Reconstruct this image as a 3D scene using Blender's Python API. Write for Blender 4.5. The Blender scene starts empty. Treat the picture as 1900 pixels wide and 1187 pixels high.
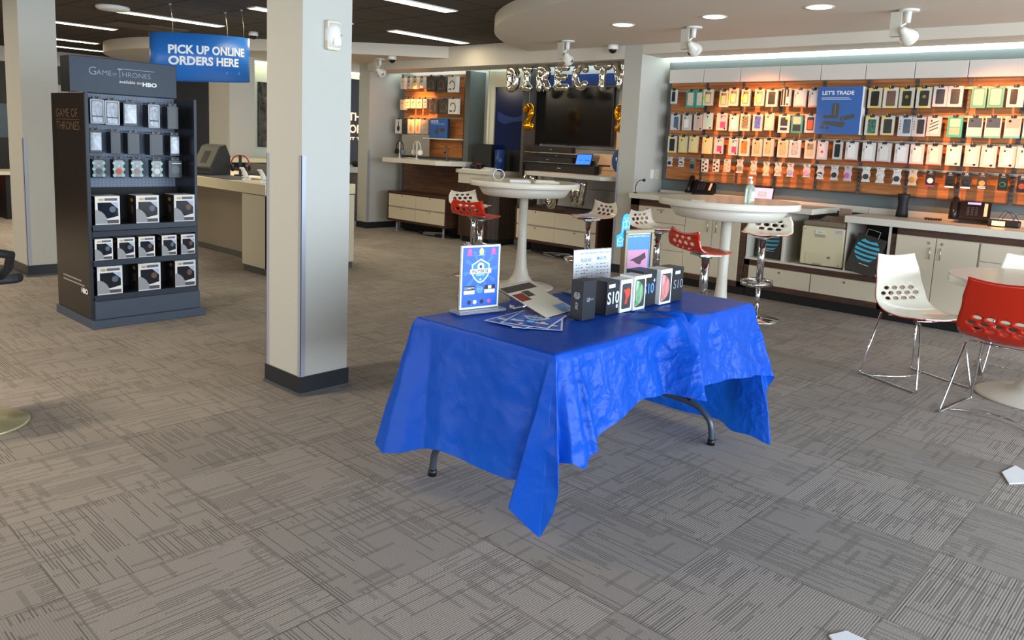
import bpy, math, random
from mathutils import Matrix, Vector, noise
from mathutils.geometry import delaunay_2d_cdt
R = random.Random(7)
PI = math.pi
SC = bpy.context.scene
COL = SC.collection

# ---------------------------------------------------------------- camera
cam_d = bpy.data.cameras.new('camera'); cam = bpy.data.objects.new('camera', cam_d); COL.objects.link(cam)
SC.camera = cam
yaw, pitch, roll, hgt = 0.7340, 0.1419, 0.0457, 1.4547
dv = Vector((math.cos(yaw)*math.cos(pitch), math.sin(yaw)*math.cos(pitch), -math.sin(pitch)))
rv = Vector((math.sin(yaw), -math.cos(yaw), 0)); uv_ = rv.cross(dv)
r2 = math.cos(roll)*rv + math.sin(roll)*uv_; u2 = math.cos(roll)*uv_ - math.sin(roll)*rv
M4 = Matrix((( r2.x, u2.x, -dv.x, 0), (r2.y, u2.y, -dv.y, 0), (r2.z, u2.z, -dv.z, hgt), (0, 0, 0, 1)))
cam.matrix_world = M4
cam_d.sensor_fit = 'HORIZONTAL'; cam_d.sensor_width = 36.0; cam_d.lens = 36.0*1444.63/1900.0
cam_d.shift_y = -120.65/1900.0
cam_d.clip_start = 0.05; cam_d.clip_end = 100

# ---------------------------------------------------------------- view, world, big lights
SC.view_settings.view_transform = 'Standard'; SC.view_settings.look = 'None'
SC.view_settings.exposure = 0.82; SC.view_settings.gamma = 1.0
SC.view_settings.use_curve_mapping = False
W = bpy.data.worlds.new('world'); SC.world = W; W.use_nodes = True
W.node_tree.nodes['Background'].inputs[0].default_value = (0.86, 0.92, 1.0, 1)
W.node_tree.nodes['Background'].inputs[1].default_value = 0.95

def area(name, loc, rot, sx, sy, power, color):
    l = bpy.data.lights.new(name, 'AREA'); l.shape = 'RECTANGLE'; l.size = sx; l.size_y = sy
    l.energy = power; l.color = color
    o = bpy.data.objects.new(name, l); COL.objects.link(o); o.location = loc; o.rotation_euler = rot
    return o
# daylight through the shop front behind the camera (faces +y) and the side shop front (faces +x)
area('shopfront_daylight', (3.6, -4.2, 1.5), (PI/2, 0, 0), 12.0, 2.4, 600, (0.70, 0.85, 1.0))
area('side_shopfront_daylight', (-3.3, 4.5, 1.5), (PI/2, 0, -PI/2), 6.0, 2.3, 55, (1.0, 0.93, 0.80))
for lx_, ly_ in ((.3, 4.6), (-.6, 7.0), (.6, 9.6), (2.6, 11.6), (4.6, 8.6)):     # more of the same ceiling lights, outside the frame
    area('ceiling_lamp_light', (lx_, ly_, 2.73), (0, 0, 0), 1.2, .16, 27, (1.0, .86, .64))

# ---------------------------------------------------------------- materials
def lin(h):
    h = h.lstrip('#'); c = [int(h[i:i+2], 16)/255 for i in (0, 2, 4)]
    return tuple(x/12.92 if x <= .04045 else ((x+.055)/1.055)**2.4 for x in c) + (1,)
MATS = {}
def mat(name, h, rough=.5, metal=0., emit=0., spec=.5, trans=0., bump=None, ior=1.45, alpha=1.):
    if name in MATS: return MATS[name]
    m = bpy.data.materials.new(name); m.use_nodes = True; MATS[name] = m
    b = m.node_tree.nodes['Principled BSDF']
    b.inputs['Base Color'].default_value = lin(h); b.inputs['Roughness'].default_value = rough
    b.inputs['Metallic'].default_value = metal; b.inputs['Specular IOR Level'].default_value = spec
    b.inputs['IOR'].default_value = ior; b.inputs['Alpha'].default_value = alpha
    b.inputs['Transmission Weight'].default_value = trans
    if emit: b.inputs['Emission Color'].default_value = lin(h); b.inputs['Emission Strength'].default_value = emit
    if bump:
        nt = m.node_tree; n = nt.nodes.new('ShaderNodeTexNoise'); n.inputs['Scale'].default_value = bump[0]
        n.inputs['Detail'].default_value = 3
        bp = nt.nodes.new('ShaderNodeBump'); bp.inputs['Strength'].default_value = bump[1]; bp.inputs['Distance'].default_value = .01
        t = nt.nodes.new('ShaderNodeTexCoord')
        nt.links.new(t.outputs['Object'], n.inputs['Vector']); nt.links.new(n.outputs['Fac'], bp.inputs['Height']); nt.links.new(bp.outputs['Normal'], b.inputs['Normal'])
    return m
def wood(name, c1, c2, sc=(1, 1, 1), rough=.45, plank=0, axis='Y'):
    m = mat(name, c1, rough); nt = m.node_tree; b = nt.nodes['Principled BSDF']; N = nt.nodes.new; Lk = nt.links.new
    t = N('ShaderNodeTexCoord'); mp = N('ShaderNodeMapping'); mp.inputs['Scale'].default_value = sc
    n = N('ShaderNodeTexNoise'); n.inputs['Scale'].default_value = 1; n.inputs['Detail'].default_value = 6; n.inputs['Distortion'].default_value = .6
    r = N('ShaderNodeValToRGB'); r.color_ramp.elements[0].color = lin(c1); r.color_ramp.elements[1].color = lin(c2)
    r.color_ramp.elements[0].position = .35; r.color_ramp.elements[1].position = .68
    Lk(t.outputs['Object'], mp.inputs['Vector']); Lk(mp.outputs['Vector'], n.inputs['Vector']); Lk(n.outputs['Fac'], r.inputs['Fac'])
    out = r.outputs['Color']
    if plank:
        br = N('ShaderNodeTexBrick'); br.inputs['Scale'].default_value = 1; br.inputs['Mortar Size'].default_value = .006
        br.inputs['Brick Width'].default_value = .9; br.inputs['Row Height'].default_value = plank
        br.inputs['Color1'].default_value = (1, 1, 1, 1); br.inputs['Color2'].default_value = (.72, .70, .68, 1); br.inputs['Mortar'].default_value = (.35, .3, .28, 1)
        sx = N('ShaderNodeSeparateXYZ'); cx = N('ShaderNodeCombineXYZ')
        Lk(t.outputs['Object'], sx.inputs[0]); Lk(sx.outputs['X'], cx.inputs['X']); Lk(sx.outputs['Z'], cx.inputs['Y']); Lk(cx.outputs[0], br.inputs['Vector'])
        mx = N('ShaderNodeMix'); mx.data_type = 'RGBA'; mx.blend_type = 'MULTIPLY'; mx.inputs[0].default_value = .55
        Lk(out, mx.inputs[6]); Lk(br.outputs['Color'], mx.inputs[7]); out = mx.outputs[2]
    Lk(out, b.inputs['Base Color'])
    return m

WHITE = mat('white_laminate', '#cfc8b9', .35)
WALLW = mat('painted_wall', '#b9b4aa', .7)
SOFF = mat('painted_soffit', '#d3c9b9', .75)
PILLAR = mat('painted_pillar', '#b9b6ac', .55, bump=(35, .04))
GREYWALL = mat('grey_panel', '#6f7879', .5)
DARKWALL = mat('dark_wall', '#2c2622', .6)
VINYL = mat('black_vinyl', '#24262b', .35)
ALU = mat('aluminium', '#a4a6b0', .4, .25)
CHROME = mat('chrome', '#d8dade', .08, 1)
DCHROME = mat('brushed_steel', '#b0b2b4', .25, 1)
BLACK = mat('black_plastic', '#121214', .35)
MATTBLK = mat('matt_black', '#17171a', .6)
DGREY = mat('dark_grey_metal', '#2f343c', .4, .3)
SGREY = mat('slate_grey_metal', '#4a5260', .45, .2)
WHITEPL = mat('white_plastic', '#e6e3dc', .3)
PAPER = mat('white_paper', '#e9e9ea', .6)
CREAM = mat('cream_plastic', '#d6cdb0', .4)
GLASS = mat('clear_glass', '#ffffff', .03, trans=1, ior=1.45)
ACRYL = mat('clear_acrylic', '#f4f8ff', .04, trans=1, ior=1.3)
WALNUT = wood('walnut_veneer', '#3a2519', '#563a28', (3, 3, 40))
WALNUT_H = wood('walnut_veneer_level', '#35221a', '#553525', (3, 3, 40))
SLAT = wood('slatwall_wood', '#9c5a2b', '#c58148', (2.5, 8, 30), .5, plank=.11)
BLUE = mat('sign_blue', '#2a70c2', .35)
DBLUE = mat('poster_blue', '#3562a8', .45)
LITETXT = mat('white_lettering', '#efefec', .5)
RED = mat('red_shell', '#c22a12', .12, spec=.6)
WSEAT = mat('white_shell', '#f1ead8', .12, spec=.6)
LAMP = mat('lit_diffuser', '#fff3cf', .5, emit=9.0)
LAMPW = mat('lit_downlight', '#fff6dc', .5, emit=4.0)
COVE = mat('cove_light', '#eefff8', .5, emit=2.6)

# ---------------------------------------------------------------- mesh helpers
class MB:
    def __init__(s): s.v = []; s.f = []; s.s = []
    def add(s, vs, fs, smooth=False):
        o = len(s.v); s.v += [tuple(v) for v in vs]; s.f += [tuple(i+o for i in f) for f in fs]; s.s += [smooth]*len(fs); return s
    def box(s, x0, x1, y0, y1, z0, z1):
        x0, x1 = min(x0, x1), max(x0, x1); y0, y1 = min(y0, y1), max(y0, y1); z0, z1 = min(z0, z1), max(z0, z1)
        return s.add([(x0,y0,z0),(x1,y0,z0),(x1,y1,z0),(x0,y1,z0),(x0,y0,z1),(x1,y0,z1),(x1,y1,z1),(x0,y1,z1)],
                     [(0,3,2,1),(4,5,6,7),(0,1,5,4),(1,2,6,5),(2,3,7,6),(3,0,4,7)])
    def lathe(s, prof, n=32, c=(0, 0, 0), M=None, capb=True, capt=True):
        vs = []; fs = []
        for r, z in prof:
            for k in range(n):
                a = 2*PI*k/n; p = Vector((r*math.cos(a)+c[0], r*math.sin(a)+c[1], z+c[2])); vs.append(M @ p if M else p)
        for i in range(len(prof)-1):
            for k in range(n):
                fs.append((i*n+k, i*n+(k+1) % n, (i+1)*n+(k+1) % n, (i+1)*n+k))
        s.add(vs, fs, True); o = len(s.v)-len(vs)
        if capb: s.f.append(tuple(o+k for k in range(n-1, -1, -1))); s.s.append(False)
        if capt: s.f.append(tuple(o+(len(prof)-1)*n+k for k in range(n))); s.s.append(False)
        return s
    def cyl(s, c, r, z0, z1, n=24, r1=None): return s.lathe([(r, z0), (r if r1 is None else r1, z1)], n, (c[0], c[1], 0))
    def tube(s, pts, r, n=8, closed=False):
        pts = [Vector(p) for p in pts]; m = len(pts); rings = []; up = None
        for i, p in enumerate(pts):
            if closed: t = pts[(i+1) % m]-pts[i-1]
            else: t = pts[min(i+1, m-1)]-pts[max(i-1, 0)]
            if t.length < 1e-9: t = Vector((0, 0, 1))
            t.normalize()
            if up is None: up = t.orthogonal().normalized()
            else:
                up = up - t*up.dot(t)
                up = up.normalized() if up.length > 1e-6 else t.orthogonal().normalized()
            b = t.cross(up); rr = r[i] if isinstance(r, (list, tuple)) else r
            rings.append([p+up*(rr*math.cos(2*PI*k/n))+b*(rr*math.sin(2*PI*k/n)) for k in range(n)])
        vs = [v for q in rings for v in q]; fs = []
        for i in range(m if closed else m-1):
            j = (i+1) % m
            for k in range(n): fs.append((i*n+k, i*n+(k+1) % n, j*n+(k+1) % n, j*n+k))
        s.add(vs, fs, True)
        if not closed:
            o = len(s.v)-len(vs); s.f.append(tuple(o+k for k in range(n-1, -1, -1))); s.f.append(tuple(o+(m-1)*n+k for k in range(n))); s.s += [False, False]
        return s
    def prism(s, poly, M, d0, d1):
        n = len(poly); vs = [M @ Vector((u, v, d0)) for u, v in poly]+[M @ Vector((u, v, d1)) for u, v in poly]
        fs = [tuple(range(n-1, -1, -1)), tuple(range(n, 2*n))]+[(i, (i+1) % n, n+(i+1) % n, n+i) for i in range(n)]
        return s.add(vs, fs)
    def sphere(s, c, r, n=16, m=10, sc=(1, 1, 1)):
        vs = [(c[0], c[1], c[2]-r*sc[2])]; fs = []
        for i in range(1, m):
            a = -PI/2+PI*i/m
            for k in range(n): vs.append((c[0]+r*sc[0]*math.cos(a)*math.cos(2*PI*k/n), c[1]+r*sc[1]*math.cos(a)*math.sin(2*PI*k/n), c[2]+r*sc[2]*math.sin(a)))
        vs.append((c[0], c[1], c[2]+r*sc[2])); t = len(vs)-1
        for k in range(n): fs.append((0, 1+(k+1) % n, 1+k)); fs.append((t, t-n+k, t-n+(k+1) % n))
        for i in range(m-2):
            for k in range(n): fs.append((1+i*n+k, 1+i*n+(k+1) % n, 1+(i+1)*n+(k+1) % n, 1+(i+1)*n+k))
        return s.add(vs, fs, True)
    def build(s, name, material, parent=None, bevel=0., seg=2):
        me = bpy.data.meshes.new(name); me.from_pydata(s.v, [], s.f); me.update()
        me.polygons.foreach_set('use_smooth', s.s); me.materials.append(material)
        o = bpy.data.objects.new(name, me); COL.objects.link(o)
        if parent: o.parent = parent
        if bevel:
            md = o.modifiers.new('bevel', 'BEVEL'); md.width = bevel; md.segments = seg; md.limit_method = 'ANGLE'; md.angle_limit = .6
        return o
def FR(o, r, u):
    o = Vector(o); r = Vector(r).normalized(); u = Vector(u).normalized(); n = r.cross(u)
    return Matrix(((r.x, u.x, n.x, o.x), (r.y, u.y, n.y, o.y), (r.z, u.z, n.z, o.z), (0, 0, 0, 1)))
def FRONT(y=0., x=0., z=0.): return FR((x, y, z), (1, 0, 0), (0, 0, 1))       # u = x, v = z, faces -y
def TOP(z=0., x=0., y=0.): return FR((x, y, z), (1, 0, 0), (0, 1, 0))         # u = x, v = y, faces +z
def rect(u0, u1, v0, v1): return [(u0, v0), (u1, v0), (u1, v1), (u0, v1)]
def rrect(u0, u1, v0, v1, r, n=4):
    p = []
    for cx, cy, a in ((u1-r, v0+r, -PI/2), (u1-r, v1-r, 0), (u0+r, v1-r, PI/2), (u0+r, v0+r, PI)):
        p += [(cx+r*math.cos(a+PI/2*i/n), cy+r*math.sin(a+PI/2*i/n)) for i in range(n+1)]
    return p
def disc(cx, cy, r, n=20, ry=None): return [(cx+r*math.cos(2*PI*k/n), cy+(ry or r)*math.sin(2*PI*k/n)) for k in range(n)]
def tagset(o, label, cat, group=None):
    o['label'] = label; o['category'] = cat
    if group: o['group'] = group
    return o
def thing(name, label, cat, loc=(0, 0, 0), rz=0., group=None):
    o = bpy.data.objects.new(name, None); COL.objects.link(o); o.location = loc; o.rotation_euler = (0, 0, rz)
    o.empty_display_size = .1
    return tagset(o, label, cat, group)
def struct(o): o['kind'] = 'structure'; return o
def place(o, loc, rz=0.): o.location = loc; o.rotation_euler = (0, 0, rz); return o
def flat(name, poly, M, material, parent=None, t=.001, d0=0.): return MB().prism(poly, M, d0, d0+t).build(name, material, parent)
_tc = {}
def text_geo(body, bold=0., spacing=1., lines=1.):
    k = (body, bold, spacing, lines)
    if k not in _tc:
        c = bpy.data.curves.new('t', 'FONT'); c.body = body; c.size = 1; c.offset = bold; c.space_character = spacing; c.space_line = lines; c.resolution_u = 3
        o = bpy.data.objects.new('t', c); m = bpy.data.meshes.new_from_object(o)
        vs = [(v.co.x, v.co.y) for v in m.vertices]; fs = [tuple(p.vertices) for p in m.polygons]
        x0 = min(v[0] for v in vs); x1 = max(v[0] for v in vs); y0 = min(v[1] for v in vs); y1 = max(v[1] for v in vs)
        _tc[k] = ([((a-x0)/(x1-x0), (b-y0)/(y1-y0)) for a, b in vs], fs)
        bpy.data.objects.remove(o); bpy.data.curves.remove(c); bpy.data.meshes.remove(m)
    return _tc[k]
def text(body, M, u0, u1, v0, v1, material, parent=None, bold=.03, d=.0012, name='lettering', warp=None, spacing=1., lines=1.):
    vs, fs = text_geo(body, bold, spacing, lines); mb = MB()
    if warp: P = [warp(u0+a*(u1-u0), v0+b*(v1-v0)) for a, b in vs]
    else: P = [M @ Vector((u0+a*(u1-u0), v0+b*(v1-v0), d)) for a, b in vs]
    return mb.add(P, fs).build(name, material, parent)
WX = -PI/2        # turns a front-facing thing (front = local -y) to face -x on the right-hand walls
def cat_rom(pts, n):
    out = []
    for i in range(len(pts)-1):
        p0 = pts[max(i-1, 0)]; p1 = pts[i]; p2 = pts[i+1]; p3 = pts[min(i+2, len(pts)-1)]
        for k in range(n):
            t = k/n
            out.append(tuple(.5*((2*b)+(-a+c)*t+(2*a-5*b+4*c-d)*t*t+(-a+3*b-3*c+d)*t**3) for a, b, c, d in zip(p0, p1, p2, p3)))
    out.append(tuple(pts[-1])); return out
ORD = ['first','second','third','fourth','fifth','sixth','seventh','eighth','ninth','tenth','eleventh','twelfth','thirteenth','fourteenth','fifteenth','sixteenth','seventeenth','eighteenth','nineteenth','twentieth','twenty-first','twenty-second','twenty-third','twenty-fourth','twenty-fifth']
# ================================================================ the setting
def carpet():
    m = bpy.data.materials.new('carpet_tile'); m.use_nodes = True; nt = m.node_tree; b = nt.nodes['Principled BSDF']; N = nt.nodes.new; Lk = nt.links.new
    def M_(op, a, c=None, d=None):
        n = N('ShaderNodeMath'); n.operation = op
        for i, x in enumerate((a, c, d)):
            if x is None: continue
            if isinstance(x, (int, float)): n.inputs[i].default_value = x
            else: Lk(x, n.inputs[i])
        return n.outputs[0]
    def WN(x, y, z=0.):
        c = N('ShaderNodeCombineXYZ')
        for i, q in enumerate((x, y, z)):
            if isinstance(q, (int, float)): c.inputs[i].default_value = q
            else: Lk(q, c.inputs[i])
        w = N('ShaderNodeTexWhiteNoise'); w.noise_dimensions = '3D'; Lk(c.outputs[0], w.inputs['Vector']); return w.outputs['Value']
    t = N('ShaderNodeTexCoord'); mp = N('ShaderNodeMapping'); mp.vector_type = 'TEXTURE'
    mp.inputs['Location'].default_value = (1.3614, 1.8710, 0); mp.inputs['Rotation'].default_value = (0, 0, -.0171); mp.inputs['Scale'].default_value = (.6096, .6096, 1)
    Lk(t.outputs['Object'], mp.inputs['Vector']); s = N('ShaderNodeSeparateXYZ'); Lk(mp.outputs[0], s.inputs[0])
    X, Y = s.outputs[0], s.outputs[1]
    fx, fy = M_('FLOOR', X), M_('FLOOR', Y)
    ux, uy = M_('SUBTRACT', X, fx), M_('SUBTRACT', Y, fy)
    par = M_('FLOORED_MODULO', M_('ADD', fx, fy), 2.)
    def mixf(f, a, c): return M_('ADD', M_('MULTIPLY', f, c), M_('MULTIPLY', M_('SUBTRACT', 1., f), a))
    u = mixf(par, ux, uy); v = mixf(par, uy, ux)          # u across the ribs, v along the ribs
    tid = M_('ADD', M_('MULTIPLY', fx, 7.13), M_('MULTIPLY', fy, 3.71))
    # broken dark lines along the ribs, in blocks
    i1 = M_('FLOOR', M_('MULTIPLY', u, 54.)); off = M_('MULTIPLY', WN(i1, tid, 1.), 9.)
    j1 = M_('FLOOR', M_('ADD', M_('MULTIPLY', v, 2.7), off)); w1 = WN(i1, j1, tid)
    blk = M_('GREATER_THAN', WN(M_('FLOOR', M_('MULTIPLY', u, 4.3)), M_('FLOOR', M_('MULTIPLY', v, 3.3)), M_('ADD', tid, 5.)), .42)
    l1 = M_('GREATER_THAN', w1, M_('SUBTRACT', .86, M_('MULTIPLY', blk, .40)))
    th = M_('LESS_THAN', M_('FRACT', M_('MULTIPLY', u, 54.)), .34); l1 = M_('MULTIPLY', l1, th)
    # short soft bars across the ribs
    i2 = M_('FLOOR', M_('MULTIPLY', v, 36.)); off2 = M_('MULTIPLY', WN(i2, tid, 2.), 9.)
    j2 = M_('FLOOR', M_('ADD', M_('MULTIPLY', u, 4.2), off2)); l2 = M_('GREATER_THAN', WN(i2, j2, M_('ADD', tid, 9.)), .91)
    line = M_('MAXIMUM', l1, M_('MULTIPLY', l2, .42))
    tone = M_('ADD', M_('ADD', .86, M_('MULTIPLY', par, .05)), M_('MULTIPLY', WN(fx, fy, 3.), .15))  # alternate tiles lightened as painted sheen, plus random tone per tile
    e = M_('MINIMUM', M_('MINIMUM', ux, M_('SUBTRACT', 1., ux)), M_('MINIMUM', uy, M_('SUBTRACT', 1., uy)))
    seam = M_('LESS_THAN', e, .006)
    rib = M_('SINE', M_('MULTIPLY', u, 440.))
    nz = N('ShaderNodeTexNoise'); nz.inputs['Scale'].default_value = 260; nz.inputs['Detail'].default_value = 2; Lk(t.outputs['Object'], nz.inputs['Vector'])
    shade = M_('MULTIPLY', tone, M_('ADD', .62, M_('MULTIPLY', nz.outputs['Fac'], .76)))
    shade = M_('MULTIPLY', shade, M_('ADD', 1., M_('MULTIPLY', rib, .11)))
    shade = M_('MULTIPLY', shade, M_('SUBTRACT', 1., M_('MULTIPLY', line, .50)))
    shade = M_('MULTIPLY', shade, M_('SUBTRACT', 1., M_('MULTIPLY', seam, .25)))
    cm = N('ShaderNodeMix'); cm.data_type = 'RGBA'; cm.blend_type = 'MULTIPLY'; cm.inputs[0].default_value = 1
    cm.inputs[6].default_value = lin('#9d938a'); cc = N('ShaderNodeCombineColor')
    for i in range(3): Lk(shade, cc.inputs[i])
    Lk(cc.outputs[0], cm.inputs[7]); Lk(cm.outputs[2], b.inputs['Base Color']); b.inputs['Roughness'].default_value = .85; b.inputs['Specular IOR Level'].default_value = .25
    bp = N('ShaderNodeBump'); bp.inputs['Strength'].default_value = .35; bp.inputs['Distance'].default_value = .003
    Lk(M_('ADD', M_('MULTIPLY', rib, .3), M_('SUBTRACT', nz.outputs['Fac'], line)), bp.inputs['Height']); Lk(bp.outputs[0], b.inputs['Normal'])
    return m
def tiles():
    m = mat('ceiling_tile', '#4d463f', .9); nt = m.node_tree; b = nt.nodes['Principled BSDF']; N = nt.nodes.new; Lk = nt.links.new
    t = N('ShaderNodeTexCoord'); mp = N('ShaderNodeMapping'); mp.inputs['Location'].default_value = (-5.63, -6.69, 0)
    Lk(t.outputs['Object'], mp.inputs['Vector']); s = N('ShaderNodeSeparateXYZ'); Lk(mp.outputs[0], s.inputs[0]); masks = []
    for i in range(2):
        a = N('ShaderNodeMath'); a.operation = 'PINGPONG'; a.inputs[1].default_value = .3048; Lk(s.outputs[i], a.inputs[0])
        c = N('ShaderNodeMath'); c.operation = 'LESS_THAN'; c.inputs[1].default_value = .012; Lk(a.outputs[0], c.inputs[0]); masks.append(c.outputs[0])
    g = N('ShaderNodeMath'); g.operation = 'MAXIMUM'; Lk(masks[0], g.inputs[0]); Lk(masks[1], g.inputs[1])
    nz = N('ShaderNodeTexNoise'); nz.inputs['Scale'].default_value = 60; nz.inputs['Detail'].default_value = 4; Lk(t.outputs['Object'], nz.inputs['Vector'])
    r = N('ShaderNodeValToRGB'); r.color_ramp.elements[0].color = lin('#3b3630'); r.color_ramp.elements[1].color = lin('#5a5249'); Lk(nz.outputs['Fac'], r.inputs[0])
    mx = N('ShaderNodeMix'); mx.data_type = 'RGBA'; mx.inputs[7].default_value = lin('#211e1c'); Lk(g.outputs[0], mx.inputs[0]); Lk(r.outputs[0], mx.inputs[6]); Lk(mx.outputs[2], b.inputs['Base Color'])
    return m
struct(MB().add([(-5, -4.5, 0), (9.4, -4.5, 0), (9.4, 17, 0), (-5, 17, 0)], [(0, 1, 2, 3)]).build('floor', carpet()))
struct(MB().box(-5, 9.4, -4.5, 17, 2.75, 2.8).build('ceiling', tiles()))
# right-hand wall behind the phone cases, bay wall, rear walls
struct(MB().box(8.2, 8.35, -4.5, 5.02, 0, 2.75).build('wall_right', GREYWALL))
struct(MB().box(8.42, 8.5, 5.26, 10.08, 0, 2.75).build('wall_bays', mat('bay_back_wall', '#a9a9a4', .6)))
pier = struct(MB().box(7.6, 8.5, 5.02, 5.26, 0, 2.62).build('pillar_display_end', PILLAR))
MB().box(7.592, 8.0, 5.012, 5.268, 0, .10).build('baseboard', VINYL, pier)
MB().box(7.594, 7.604, 5.24, 5.266, .1, 1.3).build('corner_guard', ALU, pier)
wl = struct(MB().box(7.665, 8.5, 10.08, 10.35, 0, 2.6).build('wall_headphone_bay', PILLAR))
MB().box(7.657, 8.5, 10.072, 10.358, 0, .10).build('baseboard', VINYL, wl)
MB().box(7.66, 7.69, 10.074, 10.10, .1, 1.25).build('corner_guard', ALU, wl)
struct(MB().box(6.0, 9.4, 15.0, 15.1, 0, 2.6).build('wall_rear_dark', DARKWALL))
rc = struct(MB().box(5.97, 6.39, 11.3, 11.95, 0, 2.59).build('pillar_rear', PILLAR))
struct(MB().box(6.39, 9.4, 11.95, 12.1, 0, 2.59).build('wall_rear_poster', mat('lit_poster_wall', '#d9dcc4', .6)))
struct(MB().box(-5, 9.4, 16.2, 16.4, 0, 2.49).build('wall_far', mat('far_wall_dark', '#4a4540', .7)))
struct(MB().box(-5, 9.4, 16.15, 16.4, 2.49, 2.75).build('soffit_far', SOFF))
struct(MB().box(-3.5, -3.4, 6.5, 16.3, 0, 2.75).build('wall_left', WALLW))
# ceiling drops
def poly_drop(name, poly, z0, z1, m): return struct(MB().prism(poly, TOP(), z0, z1).build(name, m))
cx, cy, cr = 8.467, 3.412, 3.435
a0, a1 = math.acos((7.6-cx)/cr), math.radians(262)
poly_drop('ceiling_canopy', [(cx+cr*math.cos(a0+(PI-a0)*k/60), cy+cr*math.sin(a0+(PI-a0)*k/60)) for k in range(61)]+[(cx-cr, -3.2), (7.6, -3.2)], 2.62, 2.7495, SOFF)
poly_drop('soffit_right', rect(7.6, 8.02, -3.0, 5.02), 2.517, 2.7495, SOFF)
poly_drop('soffit_pier', rect(7.6, 8.5, 5.02, 5.26), 2.62, 2.7495, SOFF)
poly_drop('soffit_bays', [(7.6, 5.26), (8.08, 5.26), (8.08, 10.05), (7.6, 10.05)], 2.472, 2.7495, SOFF)
edge = cat_rom([(7.6, 8.22), (6.69, 9.17), (5.85, 10.35), (5.1, 11.5), (4.86, 12.5), (4.95, 13.4), (5.5, 14.3), (6.4, 14.9)], 6)
poly_drop('soffit_rear_curved', edge+[(9.4, 15.0), (9.4, 10.06), (7.599, 10.06)], 2.59, 2.7495, SOFF)
# cove strips that wash the walls, and an added strip for the poster wall
struct(MB().box(8.15, 8.198, -3.0, 5.0, 2.488, 2.60).build('cove_strip_right', COVE))
struct(MB().box(8.12, 8.40, 7.3, 10.0, 2.56, 2.58).build('cove_strip_bays', mat('cove_light_bays', '#dcf2f0', .5, emit=2.2)))
struct(MB().box(8.12, 8.40, 5.3, 7.2, 2.56, 2.58).build('cove_strip_screen_bay', mat('cove_light_screen', '#d5ecf5', .5, emit=2.2)))
struct(MB().box(6.45, 9.3, 11.80, 11.86, 2.555, 2.588).build('added_strip_poster', mat('added_light_poster', '#eef0d0', .5, emit=4.)))  # unseen glowing strip, added to brighten the poster wall
# free-standing pillars
def pillar(name, x0, x1, y0, y1, guards):
    p = struct(MB().box(x0, x1, y0, y1, 0, 2.75).build(name, PILLAR))
    MB().box(x0-.008, x1+.008, y0-.008, y1+.008, .018, .108).build('baseboard', VINYL, p)
    MB().box(x0-.014, x1+.014, y0-.014, y1+.014, 0, .018).build('baseboard_toe', mat('vinyl_toe', '#4d4f50', .25), p)
    for gx, gy, sx, sy, h in guards:
        MB().box(gx, gx+sx*.03, gy, gy+sy*.003, .108, h).box(gx, gx+sx*.003, gy, gy+sy*.03, .108, h).build('corner_guard', ALU, p)
    return p
pc = pillar('pillar_centre', 2.353, 2.666, 3.675, 4.03, [(2.351, 3.673, 1, 1, 1.34), (2.351, 4.032, 1, -1, 1.34)])
pillar('pillar_left', 2.318, 2.63, 8.23, 8.66, [(2.316, 8.228, 1, 1, 1.3)])
# things fixed to the pillar
t = thing('motion_detector', 'white motion detector box high on the bluish face of the central pillar', 'motion detector', (2.53, 3.675, 1.915))
MB().prism([(-.042, 0), (-.042, .145), (-.03, .15), (.03, .15), (.042, .145), (.042, 0), (.03, -.005), (-.03, -.005)], FRONT(-.001), 0, .03).build('housing', CREAM, t, .004)
MB().lathe([(.038, .012), (.044, .05), (.044, .10), (.036, .135)], 20, (0, -.015, 0)).build('lens_cover', WHITEPL, t)
flat('window', rrect(-.022, .022, .02, .06, .008), FRONT(-.0585), mat('sensor_window', '#f6f6f4', .2), t, .003)
MB().sphere((.028, -.058, .075), .003, 8, 6).build('indicator', mat('dark_dot', '#5a4a3a', .3), t)
# ceiling lights: slim rectangular troffers
def troffer(x, y, label, L=1.22, Wd=.16):
    t = thing('ceiling_light', label, 'ceiling light', (x, y, 2.75), 0, 'slim rectangular ceiling lights')
    MB().box(-L/2-.012, L/2+.012, -Wd/2-.012, -Wd/2, -.012, 0).box(-L/2-.012, L/2+.012, Wd/2, Wd/2+.012, -.012, 0).box(-L/2-.012, -L/2, -Wd/2, Wd/2, -.012, 0).box(L/2, L/2+.012, -Wd/2, Wd/2, -.012, 0).build('frame', WHITEPL, t)
    MB().box(-L/2, L/2, -Wd/2, Wd/2, -.006, -.001).build('diffuser', LAMP, t)
troffer(4.33, 9.56, 'long lit ceiling light above the blue hanging sign')
troffer(6.78, 7.69, 'slim lit ceiling light nearest the angled soffit, right of the central pillar')
troffer(4.93, 5.98, 'slim lit ceiling light cut by the top of the photo, right of the central pillar')
troffer(3.77, 11.43, 'lit ceiling light just right of the left pillar, nearest of three')
troffer(4.36, 13.7, 'lit ceiling light right of the left pillar, middle of three')
troffer(4.94, 15.0, 'lit ceiling light right of the left pillar, farthest of three')
troffer(4.98, 7.78, 'ceiling light partly hidden behind the top of the central pillar')
troffer(2.0, 11.6, 'ceiling light seen at the far left edge beyond the left pillar')
t = thing('ceiling_speaker', 'round white ceiling disc left of the long light above the hanging sign', 'ceiling speaker', (3.546, 9.294, 2.75))
MB().lathe([(.17, 0), (.175, -.02), (.15, -.04), (.05, -.05)], 32).build('housing', WHITEPL, t); MB().lathe([(.05, -.0495), (.03, -.054)], 20).build('logo_disc', mat('pale_grey', '#cfd3dc', .3), t)
t = thing('air_vent', 'dark rectangular air vent in the ceiling behind the long light', 'air vent', (4.5, 10.7, 2.75))
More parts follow.
